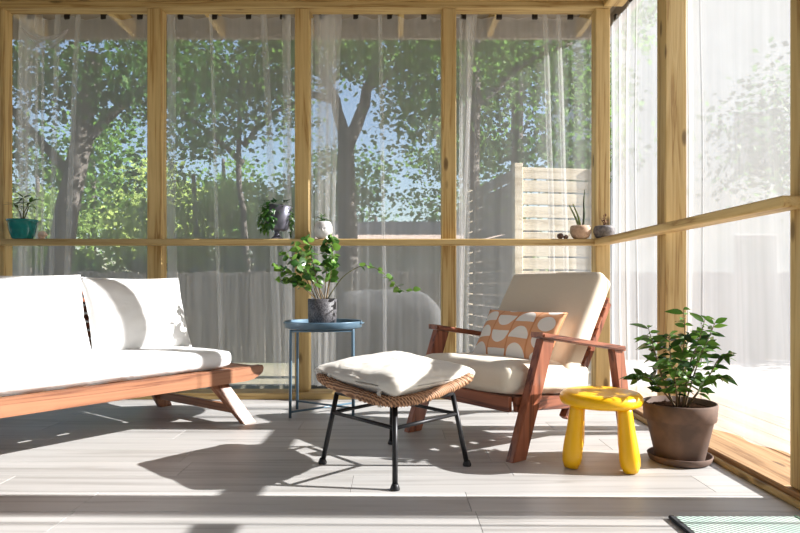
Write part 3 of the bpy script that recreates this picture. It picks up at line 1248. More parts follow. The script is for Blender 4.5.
for s in (-1, 1):
    hb = tube([(s * (R_T - 0.002), -0.03, 0.485), (s * (R_T + 0.010), -0.022, 0.487), (s * (R_T + 0.010), 0.022, 0.487), (s * (R_T - 0.002), 0.03, 0.485)], 0.004, 8)
    obj('tray_handle', hb, M_BLUE, table, True)

# ------------------------------------------------------------------ plant on the side table
tp = thing('potted_plant', (-0.392, 3.40, 0.4685), 0, 'leafy trailing green plant in speckled charcoal pot on the side table', 'potted plant')
obj('pot', lathe([(0, 0), (0.068, 0), (0.073, 0.004), (0.077, 0.05), (0.078, 0.146), (0.073, 0.148), (0.071, 0.13), (0, 0.128)], 40), M_CHAR, tp, True)
obj('soil', lathe([(0.0705, 0.1285), (0.06, 0.134), (0.03, 0.136), (0, 0.137)][::-1], 28), M_SOIL, tp, True)
lm_t = [leaf_mesh('leaf', 0.050, 0.046, 0.25, 0.15, 5, 0.7), leaf_mesh('leaf', 0.044, 0.041, 0.45, 0.22, 5, 0.7), leaf_mesh('leaf', 0.056, 0.049, 0.12, 0.1, 5, 0.7)]


def spline(pts, n=12):
    """Catmull-Rom through the given points"""
    P = [Vector(p) for p in pts]
    P = [P[0] * 2 - P[1]] + P + [P[-1] * 2 - P[-2]]
    out = []
    for i in range(1, len(P) - 2):
        for k in range(n):
            t = k / n
            a, b, c_, d = P[i - 1], P[i], P[i + 1], P[i + 2]
            out.append(0.5 * ((2 * b) + (c_ - a) * t + (2 * a - 5 * b + 4 * c_ - d) * t * t + (3 * b - a - 3 * c_ + d) * t ** 3))
    out.append(P[-2])
    return out


def stem_with_leaves(root, pts, r0, mat_stem, leaves, mat_leaf, count, start, spread, smin, smax, rr, name='stem', up=0.25, roll=0.7):
    path = spline(pts, 8)
    n = len(path)
    obj(name, tube(path, [r0 * (1 - 0.65 * i / (n - 1)) for i in range(n)], 6), mat_stem, root, True)
    for k in range(count):
        t = start + (1 - start) * (k + rr.uniform(0, 0.8)) / count
        f = min(n - 1.001, t * (n - 1))
        i = int(f)
        p = path[i].lerp(path[i + 1], f - i)
        d = (path[i + 1] - path[i]).normalized()
        a = k * 2.4 + rr.uniform(-0.5, 0.5)
        side_ = Vector((math.cos(a), math.sin(a), rr.uniform(-0.35, 0.5)))
        dirv = (d * (1 - spread) + side_ * spread + Vector((0, 0, up * rr.uniform(-0.6, 1)))).normalized()
        leaf_at(rr.choice(leaves), mat_leaf, root, p, dirv, rr.uniform(-roll, roll), rr.uniform(smin, smax))


rr = random.Random(31)
Z0 = 0.134
stems = [
    [(-0.02, 0, Z0), (-0.13, 0.0, 0.24), (-0.25, -0.02, 0.33)],
    [(-0.03, 0.01, Z0), (-0.12, 0.04, 0.30), (-0.23, 0.06, 0.41)],
    [(-0.02, 0.02, Z0), (-0.09, 0.02, 0.32), (-0.16, 0.0, 0.46)],
    [(0.0, -0.02, Z0), (-0.04, -0.05, 0.32), (-0.07, -0.08, 0.47)],
    [(0.01, 0.01, Z0), (0.02, 0.04, 0.34), (0.015, 0.06, 0.46)],
    [(0.02, 0.0, Z0), (0.05, 0.02, 0.36), (0.045, 0.05, 0.50)],
    [(0.02, -0.02, Z0), (0.05, -0.05, 0.28), (0.06, -0.08, 0.38)],
    [(-0.02, -0.02, Z0), (-0.12, -0.08, 0.23), (-0.21, -0.12, 0.25)],
    [(0.0, -0.03, Z0), (-0.05, -0.10, 0.26), (-0.12, -0.15, 0.36)],
    [(0.01, 0.03, Z0), (-0.06, 0.10, 0.28), (-0.12, 0.16, 0.38)],
    [(0.02, 0.02, Z0), (0.04, 0.06, 0.28), (0.05, 0.10, 0.37)],
]
for s in stems:
    stem_with_leaves(tp, s, 0.0035, M_BRANCH, lm_t, M_LEAF_TABLE, 24, 0.34, 0.86, 0.6, 1.0, rr, up=0.0, roll=1.5)
vine = [(0.02, 0.0, Z0), (0.07, -0.01, 0.21), (0.13, -0.01, 0.28), (0.22, 0.0, 0.325), (0.31, -0.03, 0.30), (0.38, -0.05, 0.235), (0.44, -0.05, 0.185), (0.49, -0.05, 0.195)]
stem_with_leaves(tp, vine, 0.003, M_STEM, lm_t, M_LEAF_TABLE, 22, 0.40, 0.85, 0.5, 0.9, rr, roll=1.3)

# ================================================================== YELLOW STOOL
SRZ = math.radians(-18.5)
stool = thing('stool', (0.797, 2.44, 0), SRZ, 'small round bright yellow plastic stool', 'stool')
R_S = 0.155
obj('seat', lathe([(0, 0.236), (0.10, 0.232), (0.135, 0.228), (0.149, 0.234), (R_S, 0.249), (0.153, 0.264), (0.143, 0.275), (0.125, 0.279), (0.06, 0.277), (0, 0.276)], 56), M_YELLOW, stool, True)
for sx_, sy_ in ((-1, -1), (1, -1), (1, 1), (-1, 1)):
    path, rad = [], []
    for k in range(11):
        t = k / 10
        p = Vector((sx_ * (0.084 + 0.022 * (1 - t)), sy_ * (0.084 + 0.022 * (1 - t)), 0.003 + t * 0.235))
        path.append(p)
        bul = 0.0365 - 0.011 * t + 0.003 * math.sin(PI * min(1, t * 1.6))
        if t == 0:
            bul = 0.025
        elif k == 1:
            bul = 0.0345
        rad.append(bul)
    bm = tube(path, rad, 18)
    obj('leg', bm, M_YELLOW, stool, True)

# ================================================================== CLAY POT PLANT
pp = thing('potted_plant', (1.116, 2.47, 0), 0, 'bushy dark green plant in a brown clay pot on the floor', 'potted plant')
obj('saucer', lathe([(0, 0.0), (0.100, 0.0), (0.112, 0.006), (0.120, 0.028), (0.117, 0.031), (0.112, 0.028), (0.105, 0.012), (0, 0.010)], 48), M_TERRA, pp, True)
obj('pot', lathe([(0, 0.0105), (0.086, 0.0105), (0.090, 0.016), (0.123, 0.165), (0.132, 0.168), (0.137, 0.228), (0.134, 0.233), (0.129, 0.232), (0.126, 0.205), (0, 0.203)], 56), M_TERRA, pp, True)
sb = lathe([(0.1265, 0.206), (0.115, 0.211), (0.08, 0.214), (0.04, 0.216), (0, 0.217)][::-1], 40)
bmesh.ops.subdivide_edges(sb, edges=sb.edges[:], cuts=1)
for v in sb.verts:
    if math.hypot(v.co.x, v.co.y) < 0.118:
        v.co.z += 0.008 * abs(noise.noise(v.co * 60))
obj('soil', sb, M_SOIL, pp, True)
lm_p = [leaf_mesh('leaf', 0.070, 0.029, 0.35, 0.25, 5), leaf_mesh('leaf', 0.062, 0.028, 0.6, 0.3, 5), leaf_mesh('leaf', 0.074, 0.030, 0.2, 0.2, 5)]
rr = random.Random(12)
ZS = 0.212
pst = [
    [(0.0, 0, ZS), (0.0, 0, 0.36), (0.02, 0.0, 0.48), (0.015, 0.0, 0.60)],
    [(-0.02, 0, ZS), (-0.07, 0.0, 0.33), (-0.10, 0.0, 0.44), (-0.125, 0.0, 0.53)],
    [(0.02, 0, ZS), (0.06, 0.0, 0.35), (0.11, 0.01, 0.46), (0.14, 0.0, 0.545)],
    [(-0.02, -0.02, ZS), (-0.10, -0.04, 0.30), (-0.16, -0.05, 0.34), (-0.205, -0.05, 0.335)],
    [(0.02, -0.01, ZS), (0.09, -0.03, 0.32), (0.13, -0.04, 0.40), (0.165, -0.05, 0.43)],
    [(0.0, -0.03, ZS), (0.0, -0.07, 0.32), (0.03, -0.10, 0.42), (0.05, -0.12, 0.48)],
    [(-0.01, 0.03, ZS), (-0.04, 0.08, 0.34), (-0.06, 0.11, 0.43), (-0.08, 0.13, 0.47)],
    [(0.01, 0.03, ZS), (0.05, 0.08, 0.33), (0.08, 0.12, 0.42), (0.10, 0.14, 0.49)],
    [(-0.02, -0.02, ZS), (-0.05, -0.08, 0.30), (-0.08, -0.12, 0.37), (-0.10, -0.14, 0.41)],
    [(0.0, 0.0, ZS), (-0.02, 0.02, 0.36), (-0.04, 0.0, 0.45), (-0.05, -0.02, 0.50)],
    [(0.02, -0.02, ZS), (0.06, -0.06, 0.30), (0.09, -0.09, 0.34), (0.12, -0.11, 0.35)],
    [(0.01, 0.0, ZS), (0.03, -0.02, 0.38), (0.065, -0.02, 0.47), (0.085, -0.03, 0.56)],
]
for s in pst:
    stem_with_leaves(pp, s, 0.0036, M_BRANCH, lm_p, M_LEAF_POT, 24, 0.20, 0.78, 0.55, 1.05, rr, up=-0.35, roll=1.2)

# ================================================================== RUG
rug = thing('rug', (1.0, 1.2, 0), 0, 'pale mint woven mat with a dark bound edge', 'rug')
bm = BM()
nx, ny = 60, 12
for s, zz in ((0, 0.0005), (1, 0.009)):
    pass
rb = bx(0.822, 1.175, 0.75, 1.856, 0.0006, 0.010, 0.003)
part('weave', rb, M_RUG, rug)
part('edge_binding', bx(0.806, 0.824, 0.75, 1.860, 0.0004, 0.0115, 0.003), M_RUGEDGE, rug)
part('edge_binding', bx(1.173, 1.186, 0.75, 1.860, 0.0004, 0.0115, 0.003), plain('green_binding', srgb(86, 116, 96), 0.9), rug)

# ================================================================== THINGS ON THE LEDGE
ZR = 0.967
YR = 3.815


def foliage_blob(name, parent, n, cen, rad, L, W, mat, seed, droop=0.3, hang=0.0):
    """many leaves too small to pick apart, joined into one part"""
    r_ = random.Random(seed)
    verts, faces = [], []
    for k in range(n):
        while True:
            q = Vector((r_.uniform(-1, 1), r_.uniform(-1, 1), r_.uniform(-1, 1)))
            if q.length <= 1:
                break
        p = Vector(cen) + Vector((q.x * rad[0], q.y * rad[1], q.z * rad[2]))
        d = Vector((q.x + r_.uniform(-.5, .5), q.y + r_.uniform(-.5, .5), q.z * 0.6 + r_.uniform(-.4, .6) - hang)).normalized()
        x_ = d.cross(Vector((0, 0, 1)))
        if x_.length < 0.05:
            x_ = Vector((1, 0, 0))
        x_.normalize()
        z_ = x_.cross(d)
        l, w = L * r_.uniform(.7, 1.2), W * r_.uniform(.7, 1.2)
        b = len(verts)
        for s, t, dz in ((0, 0, 0), (-1, .35, .06), (0, .5, 0), (1, .35, .06), (0, 1, -droop * l)):
            verts.append(p + x_ * s * w / 2 + d * t * l + z_ * dz * (w if dz > 0 else 1))
        faces += [(b, b + 1, b + 2), (b, b + 2, b + 3), (b + 1, b + 4, b + 2), (b + 2, b + 4, b + 3)]
    me = bpy.data.meshes.new(name)
    me.from_pydata(verts, [], faces)
    o = link(name, me, mat, parent)
    o['kind'] = 'stuff'
    return o


def ledge(u):
    return ((u - PX) * YR / F_PX, YR, ZR)


# teal pot
t = thing('potted_plant', ledge(22.5), 0, 'small green plant in glossy teal pot at the far left of the ledge', 'potted plant')
obj('pot', lathe([(0, 0), (0.052, 0), (0.060, 0.010), (0.072, 0.050), (0.080, 0.104), (0.086, 0.106), (0.087, 0.118), (0.079, 0.119), (0.074, 0.104), (0, 0.100)], 36), M_TEAL, t, True)
obj('soil', lathe([(0, 0.106), (0.05, 0.104), (0.0745, 0.101)], 24), M_SOIL, t, True)
stk = BM()
for q in ((-0.05, 0.0, 0.21), (0.0, 0.01, 0.25), (0.05, -0.01, 0.22), (0.02, 0.03, 0.20)):
    tube([(0, 0, 0.10), (q[0] * 0.3, q[1], 0.16), q], [0.004, 0.0035, 0.002], 6, stk)
obj('stem', stk, M_STEM, t, True)
rr = random.Random(5)
lm_s = [leaf_mesh('leaf', 0.075, 0.022, 0.35, 0.2, 4)]
for q in ((-0.05, 0.0, 0.21), (0.0, 0.01, 0.25), (0.05, -0.01, 0.22), (0.02, 0.03, 0.20)):
    for k in range(6):
        a = k * 1.05 + rr.uniform(-.3, .3)
        leaf_at(lm_s[0], M_LEAF_DARK, t, q, (math.cos(a), math.sin(a) * 0.5, rr.uniform(-.1, .7)), 0, rr.uniform(.75, 1.1))

# shell
t = obj('seashell', BM(), M_SHELL)
bpy.data.objects.remove(t)
sh = BM()
pts_, rads = [], []
for k in range(40):
    a = k / 39 * 4.2 * PI
    rr_ = 0.019 * math.exp(-0.11 * a)
    pts_.append((rr_ * math.cos(a), 0.012 * a / 6, 0.022 + rr_ * math.sin(a)))
    rads.append(0.018 * math.exp(-0.13 * a))
tube(pts_, rads, 10, sh)
zmin = min(v.co.z for v in sh.verts)
bmesh.ops.translate(sh, verts=sh.verts, vec=(0, 0, -zmin))
t = obj('seashell', sh, M_SHELL, None, True)
t.location = ledge(41.5)
tag(t, 'little pale pink shell beside the teal pot', 'shell')

# trailing plant in pewter pot: tilted bucket on a foot
t = thing('potted_plant', ledge(277), 0, 'trailing plant spilling from a dark pewter pot on the ledge', 'potted plant')
obj('foot', lathe([(0, 0), (0.040, 0), (0.038, 0.006), (0.020, 0.020), (0.014, 0.040), (0.020, 0.058), (0, 0.058)], 28), M_PEWTER, t, True)
pb = lathe([(0, 0.0), (0.050, 0.0), (0.066, 0.012), (0.074, 0.06), (0.078, 0.148), (0.074, 0.150), (0.070, 0.135), (0, 0.132)], 36)
bmesh.ops.rotate(pb, verts=pb.verts, cent=(0, 0, 0), matrix=Matrix.Rotation(math.radians(6), 3, 'Y'))
bmesh.ops.translate(pb, verts=pb.verts, vec=(0, 0, 0.054))
obj('pot', pb, M_PEWTER, t, True)
foliage_blob('foliage', t, 70, (-0.005, 0, 0.205), (0.080, 0.07, 0.035), 0.040, 0.026, M_LEAF_DARK, 3)
foliage_blob('foliage', t, 75, (-0.070, -0.03, 0.125), (0.030, 0.03, 0.085), 0.040, 0.026, M_LEAF_TABLE, 4, hang=0.7)
foliage_blob('foliage', t, 44, (0.088, -0.02, 0.115), (0.008, 0.02, 0.095), 0.026, 0.018, M_LEAF_DARK, 6, hang=0.8)
foliage_blob('foliage', t, 46, (-0.030, -0.080, 0.145), (0.04, 0.012, 0.08), 0.040, 0.026, M_LEAF_TABLE, 8, hang=0.8)

# white ceramic pot with succulent
t = thing('potted_plant', ledge(323.5), 0, 'small succulent in a round white ceramic pot on the ledge', 'potted plant')
obj('pot', lathe([(0, 0), (0.030, 0), (0.046, 0.014), (0.057, 0.045), (0.056, 0.075), (0.046, 0.100), (0.040, 0.106), (0.036, 0.104), (0.036, 0.096), (0, 0.094)], 36), M_CERAM, t, True)
for a in (-0.5, 0.5):
    nz_ = lathe([(0, -0.004), (0.0045, 0), (0, 0.004)], 10)
    bmesh.ops.translate(nz_, verts=nz_.verts, vec=(0.016 * a * 2, -0.0555, 0.064))
    obj('eye_mark', nz_, M_PEWTER, t, True)
nb = beam((0, -0.057, 0.062), (0.002, -0.061, 0.042), 0.008, 0.008, 0.002)
obj('nose', nb, M_CERAM, t, True)
foliage_blob('foliage', t, 46, (-0.004, 0, 0.118), (0.026, 0.026, 0.022), 0.036, 0.016, M_LEAF_TABLE, 12)

# brown stones
t = obj('pebble', BM(), M_ROCK)
bpy.data.objects.remove(t)
for dx, s, lab in ((-0.012, 0.020, 'dark brown pebble on the ledge, left of the sandy bowl'), (0.020, 0.015, 'smaller brown pebble on the ledge, next to the sandy bowl')):
    rb = BM()
    bmesh.ops.create_icosphere(rb, subdivisions=2, radius=s)
    for v in rb.verts:
        v.co *= 1 + 0.22 * noise.noise(v.co * 60 + Vector((dx * 90, 0, 0)))
        v.co.z *= 0.9
    zmin = min(v.co.z for v in rb.verts)
    bmesh.ops.translate(rb, verts=rb.verts, vec=(0, 0, -zmin))
    o = obj('pebble', rb, M_ROCK, None, True)
    p = ledge(562)
    o.location = (p[0] + dx, p[1] - 0.01, p[2])
    tag(o, lab, 'pebble')

# sandy bowl with finger-like stems
t = thing('potted_plant', ledge(580.5), 0, 'upright snake plant spikes in a round sandy bowl near the corner post', 'potted plant')
obj('pot', lathe([(0, 0), (0.034, 0), (0.050, 0.012), (0.062, 0.040), (0.063, 0.062), (0.057, 0.080), (0.053, 0.082), (0.050, 0.074), (0, 0.070)], 36), M_BOWL, t, True)
obj('soil', lathe([(0, 0.074), (0.03, 0.073), (0.051, 0.0705)], 24), M_SOIL, t, True)
M_SPIKE = plain('spike_green', srgb(140, 150, 84), 0.5, nscale=40, c2=srgb(70, 88, 46))
M_SPIKE2 = plain('spike_dark', srgb(60, 76, 42), 0.5, nscale=40, c2=srgb(36, 48, 28))
for pts_, m_ in (([(-0.008, 0, 0.07), (-0.03, 0, 0.13), (-0.068, 0, 0.205)], M_SPIKE), ([(0.0, 0, 0.07), (-0.012, 0, 0.13), (-0.043, 0.01, 0.215)], M_SPIKE),
               ([(0.015, 0, 0.07), (0.022, 0, 0.15), (0.020, 0, 0.22), (0.025, 0, 0.30)], M_SPIKE2)):
    pth = spline(pts_, 6)
    obj('spike', tube(pth, [0.0075 * (1 - 0.6 * (i / (len(pth) - 1)) ** 2) for i in range(len(pth))], 8), m_, t, True)

# grey bowl with a dry twig
t = thing('potted_plant', (1.255, YR, ZR), 0, 'dry twig in a round grey bowl at the corner post', 'potted plant')
t.location = (1.262, 3.79, ZR)
t.location.x = 1.258
obj('pot', lathe([(0, 0), (0.036, 0), (0.052, 0.012), (0.063, 0.040), (0.062, 0.060), (0.055, 0.076), (0.051, 0.078), (0.048, 0.070), (0, 0.066)], 36), M_BOWL2, t, True)
for pts_ in ([(0, 0, 0.066), (-0.006, 0, 0.10), (-0.018, 0, 0.115)], [(0, 0, 0.066), (0.003, 0, 0.11), (-0.004, 0, 0.145)], [(0, 0, 0.066), (0.010, 0, 0.10), (0.028, 0, 0.105)]):
    obj('twig', tube(pts_, [0.003, 0.0025, 0.0015], 6), M_TWIG, t, True)
foliage_blob('dry_leaves', t, 12, (0, 0, 0.12), (0.026, 0.01, 0.018), 0.028, 0.012, M_TWIG, 22)

# ================================================================== OUTDOORS
# picket fence
fence = thing('picket_fence', (0, 11.2, G), 0, 'weathered grey board fence beyond the back curtains', 'fence')
pk = bx(-0.066, 0.066, -0.011, 0.011, 0.0, 1.62, 0.003)
pme = bpy.data.meshes.new('picket')
pk.to_mesh(pme)
pk.free()
pme.materials.append(M_FENCE)
x = -9.0
rf = random.Random(3)
while x < 7.5:
    o = link('picket', pme, None, fence)
    o.location = (x, rf.uniform(-0.004, 0.004), rf.uniform(-0.02, 0.015))
    x += 0.141
for zz in (0.3, 1.3):
    obj('cross_rail', bx(-9.1, 7.5, 0.013, 0.055, zz, zz + 0.09, 0.002), M_FENCE, fence)
for k in range(8):
    px = -8.9 + k * 2.3
    obj('fence_post', bx(px, px + 0.09, 0.056, 0.145, 0, 1.7, 0.003), M_FENCE, fence)

# slatted privacy screen: front and receding side
SX, SY = 1.32, 6.8
scr = thing('privacy_screen', (SX, SY, G), math.radians(9), 'tall sunlit screen of horizontal wooden slats behind the armchair', 'screen')
for k in range(19):
    zz = 0.02 + k * 0.14
    obj('slat', bx(0.05, 0.86, -0.012, 0.012, zz, zz + 0.122, 0.003), M_SLAT, scr)
for k in range(19):
    zz = 0.02 + k * 0.14
    obj('slat', bx(-0.012, 0.012, 0.06, 1.9, zz, zz + 0.122, 0.003), M_FENCE, scr)  # darker fence wood puts the shade of this side into its colour
for px, py in ((0.0, 0.0), (0.905, 0.0), (0.0, 1.94)):
    obj('screen_post', bx(px - 0.045, px + 0.045, py - 0.045, py + 0.045, 0, 2.70, 0.004), M_SLAT, scr)

# furniture under a grey cover
cov = thing('patio_cover', (-0.10, 6.0, G), 0, 'dark grey cloth cover over bulky patio furniture behind the ottoman', 'cover')
bm = cushion(1.25, 0.8, 1.0, 0.14, 0.03, 24, 0.015, 44)
for v in bm.verts:
    k = (v.co.z + 0.5)
    v.co.x *= 1.20 - 0.46 * max(0, k) ** 1.8
    v.co.y *= 1.14 - 0.25 * max(0, k) ** 1.6
    v.co.z = (v.co.z + 0.5) * 1.28 + 0.02
    ang_ = math.atan2(v.co.y, v.co.x)
    v.co.x *= 1 + 0.02 * math.sin(ang_ * 14) * (1 - min(1, k))
    v.co.y *= 1 + 0.02 * math.sin(ang_ * 14) * (1 - min(1, k))
    v.co.z = max(0.0, v.co.z)
obj('cloth', bm, M_COVER, cov, True)

# neighbouring garage
gar = thing('garage', (0.9, 16.0, G), 0, 'low grey garage with a faded shingle roof beyond the fence', 'building')
obj('wall', bx(-2.6, 2.6, 0, 4, 0, 2.45, 0), M_SIDING, gar)
bm = BM()
for vv in ((-2.9, -0.4, 2.42), (2.9, -0.4, 2.42), (2.9, 2.0, 3.10), (-2.9, 2.0, 3.10), (2.9, 4.4, 2.42), (-2.9, 4.4, 2.42)):
    bm.verts.new(vv)
bm.verts.ensure_lookup_table()
V_ = bm.verts
bm.faces.new((V_[0], V_[1], V_[2], V_[3]))
bm.faces.new((V_[3], V_[2], V_[4], V_[5]))
ret = bmesh.ops.extrude_face_region(bm, geom=bm.faces[:])
for g_ in ret['geom']:
    if isinstance(g_, bmesh.types.BMVert):
        g_.co.z += 0.10
obj('roof', bm, M_ROOF, gar)
wn_ = obj('window', bx(-1.6, -0.7, -0.03, 0.0, 0.9, 1.7, 0.004), M_HOUSE, gar)
obj('pane', bx(-1.54, -0.76, -0.04, -0.029, 0.96, 1.64, 0), M_GLASS, wn_)


# trees -------------------------------------------------------------
def crown_mesh(blobs, nleaf, size, seed, clump=0.36):
    rg = np.random.default_rng(seed)
    vols = np.array([b[1][0] * b[1][1] * b[1][2] for b in blobs])
    cnt = (nleaf * vols / vols.sum()).astype(int)
    P = []
    for (c_, r_), n in zip(blobs, cnt):
        ncl = max(6, n // 110)
        d = rg.normal(size=(ncl, 3))
        d /= np.linalg.norm(d, axis=1, keepdims=True)
        rad = rg.uniform(0.25, 1.0, (ncl, 1)) ** 0.6
        cl = d * rad * np.array(r_) + np.array(c_)
        idx = rg.integers(0, ncl, n)
        P.append(cl[idx] + rg.normal(size=(n, 3)) * clump * np.array([1, 1, 0.6]))
    P = np.concatenate(P)
    n = len(P)
    d = rg.normal(size=(n, 3))
    d[:, 2] = d[:, 2] * 0.5 - 0.2
    d /= np.linalg.norm(d, axis=1, keepdims=True)
    e = rg.normal(size=(n, 3))
    e -= (e * d).sum(1, keepdims=True) * d
    e /= np.linalg.norm(e, axis=1, keepdims=True)
    s = (size * rg.uniform(0.6, 1.3, (n, 1)))
    v = np.stack([P, P + d * s * 0.5 + e * s * 0.33, P + d * s, P + d * s * 0.5 - e * s * 0.33], 1).reshape(-1, 3)
    me = bpy.data.meshes.new('crown')
    me.vertices.add(4 * n)
    me.vertices.foreach_set('co', v.astype(np.float32).ravel())
    me.loops.add(4 * n)
    me.loops.foreach_set('vertex_index', np.arange(4 * n, dtype=np.int32))
    me.polygons.add(n)
    me.polygons.foreach_set('loop_start', np.arange(0, 4 * n, 4, dtype=np.int32))
    me.polygons.foreach_set('loop_total', np.full(n, 4, dtype=np.int32))
    me.update(calc_edges=True)
    return me


def tree(label, base, limbs, blobs, nleaf, size, mat, seed, group='trees beyond the back curtains', name='tree', clump=0.36):
    root = thing(name, base, 0, label, 'tree' if name == 'tree' else 'shrub', group)
    for i, (pts_, rads_) in enumerate(limbs):
        pth = spline(pts_, 5)
        n = len(pth)
        rs = [rads_[0] + (rads_[1] - rads_[0]) * k / (n - 1) for k in range(n)]
        for k in range(1, n):
            pth[k] = pth[k] + Vector((noise.noise(Vector((k * .7, seed, i))), noise.noise(Vector((k * .7, seed + 9, i))), 0)) * 0.06
        obj('trunk' if i == 0 else 'branch', tube(pth, rs, 12), M_BARK, root, True)
    o = link('crown', crown_mesh(blobs, nleaf, size, seed, clump), mat, root)
    o['kind'] = 'stuff'
    return root


tree('tall tree with a thick forked trunk, seen above the side table', (-1.0, 13.0, G),
     [([(0, 0, -0.1), (0.05, 0, 1.5), (0.0, 0, 3.2), (0.0, 0, 4.3)], (0.24, 0.17)),
      ([(0, 0, 4.2), (-0.25, 0, 5.2), (-0.9, 0, 6.6)], (0.14, 0.06)),
      ([(0, 0, 4.2), (0.45, 0, 5.4), (0.8, 0.2, 7.2)], (0.15, 0.06)),
      ([(0.5, 0, 5.5), (1.4, 0, 6.0), (2.4, 0, 6.4)], (0.08, 0.03)),
      ([(-0.3, 0, 5.2), (-1.4, 0, 5.5), (-2.6, 0, 5.4)], (0.08, 0.03))],
     [((0, 0, 7.0), (3.0, 2.0, 1.6)), ((-2.2, 0, 5.6), (1.5, 1.5, 0.9)), ((2.2, 0.2, 5.9), (1.6, 1.5, 1.0)), ((1.6, 0, 4.4), (0.9, 0.9, 0.8))],
     11500, 0.135, M_LEAF_TREE, 1)
tree('tree with a leaning trunk behind the leftmost curtain', (-5.75, 10.4, G),
     [([(0, 0, -0.1), (0.15, 0, 1.5), (0.5, 0, 3.4), (0.8, 0, 5.2)], (0.24, 0.14)),
      ([(0.5, 0, 3.6), (1.3, 0, 4.4), (2.2, 0, 4.8)], (0.09, 0.03)),
      ([(0.4, 0, 3.2), (-0.5, 0, 4.2), (-1.2, 0, 5.0)], (0.08, 0.03))],
     [((0.6, 0, 5.3), (2.2, 1.6, 1.1)), ((1.9, 0, 4.3), (1.2, 1.2, 0.7)), ((-0.9, 0, 4.3), (1.0, 1.0, 0.9)), ((1.3, 0.5, 3.2), (0.6, 0.6, 0.4))],
     8500, 0.115, M_LEAF_TREE, 2)
tree('slim dark tree trunk just left of the slatted screen', (1.15, 9.4, G),
     [([(0, 0, -0.1), (0.02, 0, 1.5), (0.0, 0, 3.4), (0.05, 0, 5.6)], (0.15, 0.10)),
      ([(0, 0, 4.0), (0.8, 0, 4.7), (1.5, 0, 5.0)], (0.06, 0.02))],
     [((0.3, 0, 5.3), (2.1, 1.4, 1.2)), ((1.4, 0, 4.2), (0.9, 0.9, 0.6)), ((-0.7, 0, 3.9), (0.6, 0.6, 0.5))],
     6000, 0.11, M_LEAF_TREE, 4)
tree('second slim tree rising behind the slatted screen', (2.35, 12.3, G),
     [([(0, 0, -0.1), (-0.05, 0, 2.0), (0.05, 0, 4.0), (0.0, 0, 6.2)], (0.17, 0.10))],
     [((0.3, 0, 6.0), (2.0, 1.5, 1.6)), ((0.8, 0, 4.0), (1.3, 1.2, 0.9)), ((-0.9, 0.4, 4.6), (0.9, 0.9, 0.7))],
     6400, 0.135, M_LEAF_TREE, 5)
tree('broad dark tree filling the second bay from the left', (-3.5, 14.5, G),
     [([(0, 0, -0.1), (0.1, 0, 2.0), (-0.1, 0, 4.0), (0.0, 0, 6.5)], (0.09, 0.05)),
      ([(0, 0, 4.2), (-0.9, 0, 5.0), (-1.8, 0, 5.5)], (0.07, 0.02)),
      ([(0, 0, 4.6), (0.8, 0, 5.4), (1.6, 0, 5.7)], (0.07, 0.02))],
     [((0, 0, 6.7), (2.8, 1.8, 1.2)), ((-1.2, 0, 5.0), (1.3, 1.2, 0.9)), ((0.9, 0, 5.2), (1.1, 1.1, 0.6))],
     7000, 0.14, M_LEAF_TREE, 6)
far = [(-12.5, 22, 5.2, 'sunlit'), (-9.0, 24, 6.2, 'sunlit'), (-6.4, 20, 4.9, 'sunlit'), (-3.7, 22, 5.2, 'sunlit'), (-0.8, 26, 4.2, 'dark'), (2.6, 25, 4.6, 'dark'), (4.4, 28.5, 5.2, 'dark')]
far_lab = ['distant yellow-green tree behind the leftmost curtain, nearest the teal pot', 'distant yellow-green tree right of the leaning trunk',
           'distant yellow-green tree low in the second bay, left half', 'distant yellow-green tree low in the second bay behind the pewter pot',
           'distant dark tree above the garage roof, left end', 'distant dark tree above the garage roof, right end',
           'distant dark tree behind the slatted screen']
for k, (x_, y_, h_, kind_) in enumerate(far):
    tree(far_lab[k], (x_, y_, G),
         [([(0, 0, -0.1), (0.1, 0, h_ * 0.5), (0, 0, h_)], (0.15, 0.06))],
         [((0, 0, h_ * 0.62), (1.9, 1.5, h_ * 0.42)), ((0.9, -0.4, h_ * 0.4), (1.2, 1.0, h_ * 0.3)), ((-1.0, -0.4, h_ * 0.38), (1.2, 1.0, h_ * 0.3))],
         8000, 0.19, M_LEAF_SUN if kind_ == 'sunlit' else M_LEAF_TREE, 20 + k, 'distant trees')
tall = [(-14.5, 30, 10), (-9.0, 33, 8), (-3.0, 34, 9), (3.5, 32, 10), (9.5, 30, 11), (-20, 28, 10)]
tall_lab = ['tall hazy far tree at the left of the back view', 'tall hazy far tree in the leftmost bay', 'tall hazy far tree in the second bay',
            'tall hazy far tree in the third bay', 'tall hazy far tree in the fourth bay', 'tall hazy far tree far left']
for k, (x_, y_, h_) in enumerate(tall):
    tree(tall_lab[k], (x_, y_, G), [([(0, 0, -0.1), (0.1, 0, h_ * 0.5), (0, 0, h_)], (0.25, 0.08))],
         [((0, 0, h_ * 0.68), (3.2, 2.0, h_ * 0.34)), ((0.5, 0, h_ * 0.35), (2.4, 1.6, h_ * 0.2))], 5200, 0.28, M_LEAF_TREE, 50 + k, 'tall far trees', clump=0.7)
for k, (x_, y_, h_) in enumerate([(8.4, 13.2, 6.8)]):
    tree(['leafy tree seen faintly through the side curtain by the corner post', 'tall tree seen faintly through the widest side curtain',
          'tall pale tree behind the side curtain at the right edge', 'farthest tall tree behind the side curtains'][k],
         (x_, y_, G), [([(0, 0, -0.1), (0.1, 0, h_ * 0.5), (0, 0, h_)], (0.22, 0.07))],
         [((0, 0, h_ * 0.66), (1.5, 1.2, h_ * 0.2))], 3000, 0.16, M_LEAF_TREE, 90 + k,
         'trees beyond the driveway', clump=0.6)
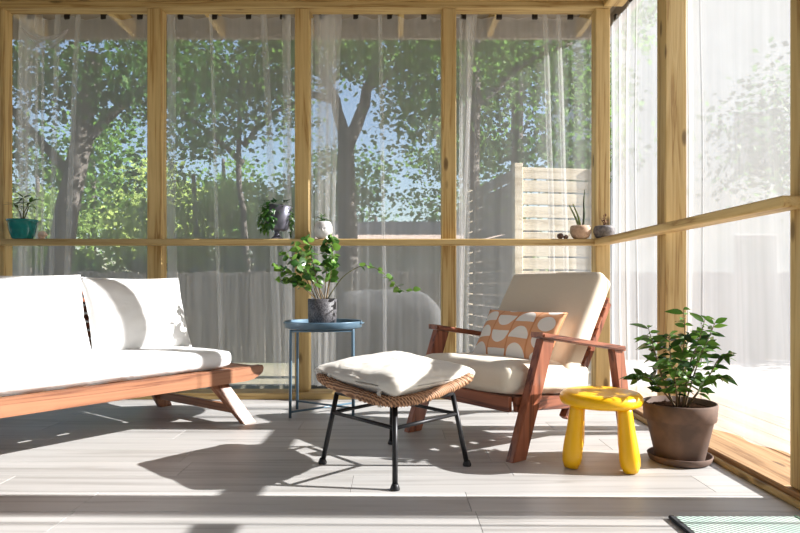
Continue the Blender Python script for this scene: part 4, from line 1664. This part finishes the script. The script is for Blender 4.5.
for k, x_ in enumerate((-9.4, -7.9, -6.3, -4.9, -3.4, -2.0)):
    tree(['dark shrub behind the fence, far left', 'dark shrub behind the fence under the leaning trunk', 'dark shrub over the fence above the left sofa pillow',
          'dark shrub over the fence behind the second post', 'dark shrub over the fence in the second bay', 'dark shrub over the fence behind the side table plant'][k],
         (x_, 12.6 + 0.2 * (k % 2), G), [([(0, 0, -0.1), (0.05, 0, 0.9), (0, 0, 1.6)], (0.07, 0.03))],
         [((0, 0, 1.35), (0.75, 0.5, 0.62))], 1800, 0.15, M_LEAF_DARK, 110 + k, 'shrubs behind the fence', name='garden_shrub', clump=0.2)
# pale house added to put an even light grey behind the side curtains
hs_ = thing('added_house', (5.7, 16.5, G), 0, 'pale added house backing the side curtains with even light grey', 'house')
M_PALE = plain('pale_lap_siding', srgb(226, 224, 220), 0.85, nscale=1.5, c2=srgb(208, 206, 202))
obj('wall', bx(0, 14, 0, 7, 0, 9.6, 0), M_PALE, hs_)
bm = BM()
rv = [bm.verts.new(v_) for v_ in ((-0.4, -0.5, 9.5), (14.4, -0.5, 9.5), (14.4, 3.5, 12.0), (-0.4, 3.5, 12.0), (14.4, 7.5, 9.5), (-0.4, 7.5, 9.5))]
bm.faces.new((rv[0], rv[1], rv[2], rv[3]))
bm.faces.new((rv[3], rv[2], rv[4], rv[5]))
bm.faces.new((rv[0], rv[3], rv[5]))
bm.faces.new((rv[1], rv[4], rv[2]))
bm.faces.new((rv[0], rv[5], rv[4], rv[1]))
obj('roof', bm, M_ROOF, hs_)
for wx, wz in ((3.2, 1.2), (8.0, 1.2), (3.2, 4.4), (8.0, 4.4)):
    w_ = obj('window', bx(wx, wx + 1.1, -0.05, 0.0, wz, wz + 1.5, 0.01), M_PAVE, hs_)
    obj('pane', bx(wx + 0.1, wx + 1.0, -0.06, -0.049, wz + 0.1, wz + 1.4, 0), M_SIDING, w_)
# shrubs seen faintly through the side curtains
for k, (x_, y_, h_) in enumerate([(9.5, 11.5, 2.6), (12.5, 9.0, 3.2), (13.0, 13.5, 3.4)]):
    tree(['shrub behind the side curtain, nearest the corner post', 'rounded shrub in the middle of the side view', 'large shrub far behind the side curtain'][k],
         (x_, y_, G), [([(0, 0, -0.1), (0.05, 0, h_ * 0.4), (0, 0, h_ * 0.7)], (0.08, 0.03))],
         [((0, 0, h_ * 0.55), (1.3, 1.2, h_ * 0.4))], 1500, 0.25, M_LEAF_TREE, 70 + k, 'shrubs beyond the driveway', name='garden_shrub')
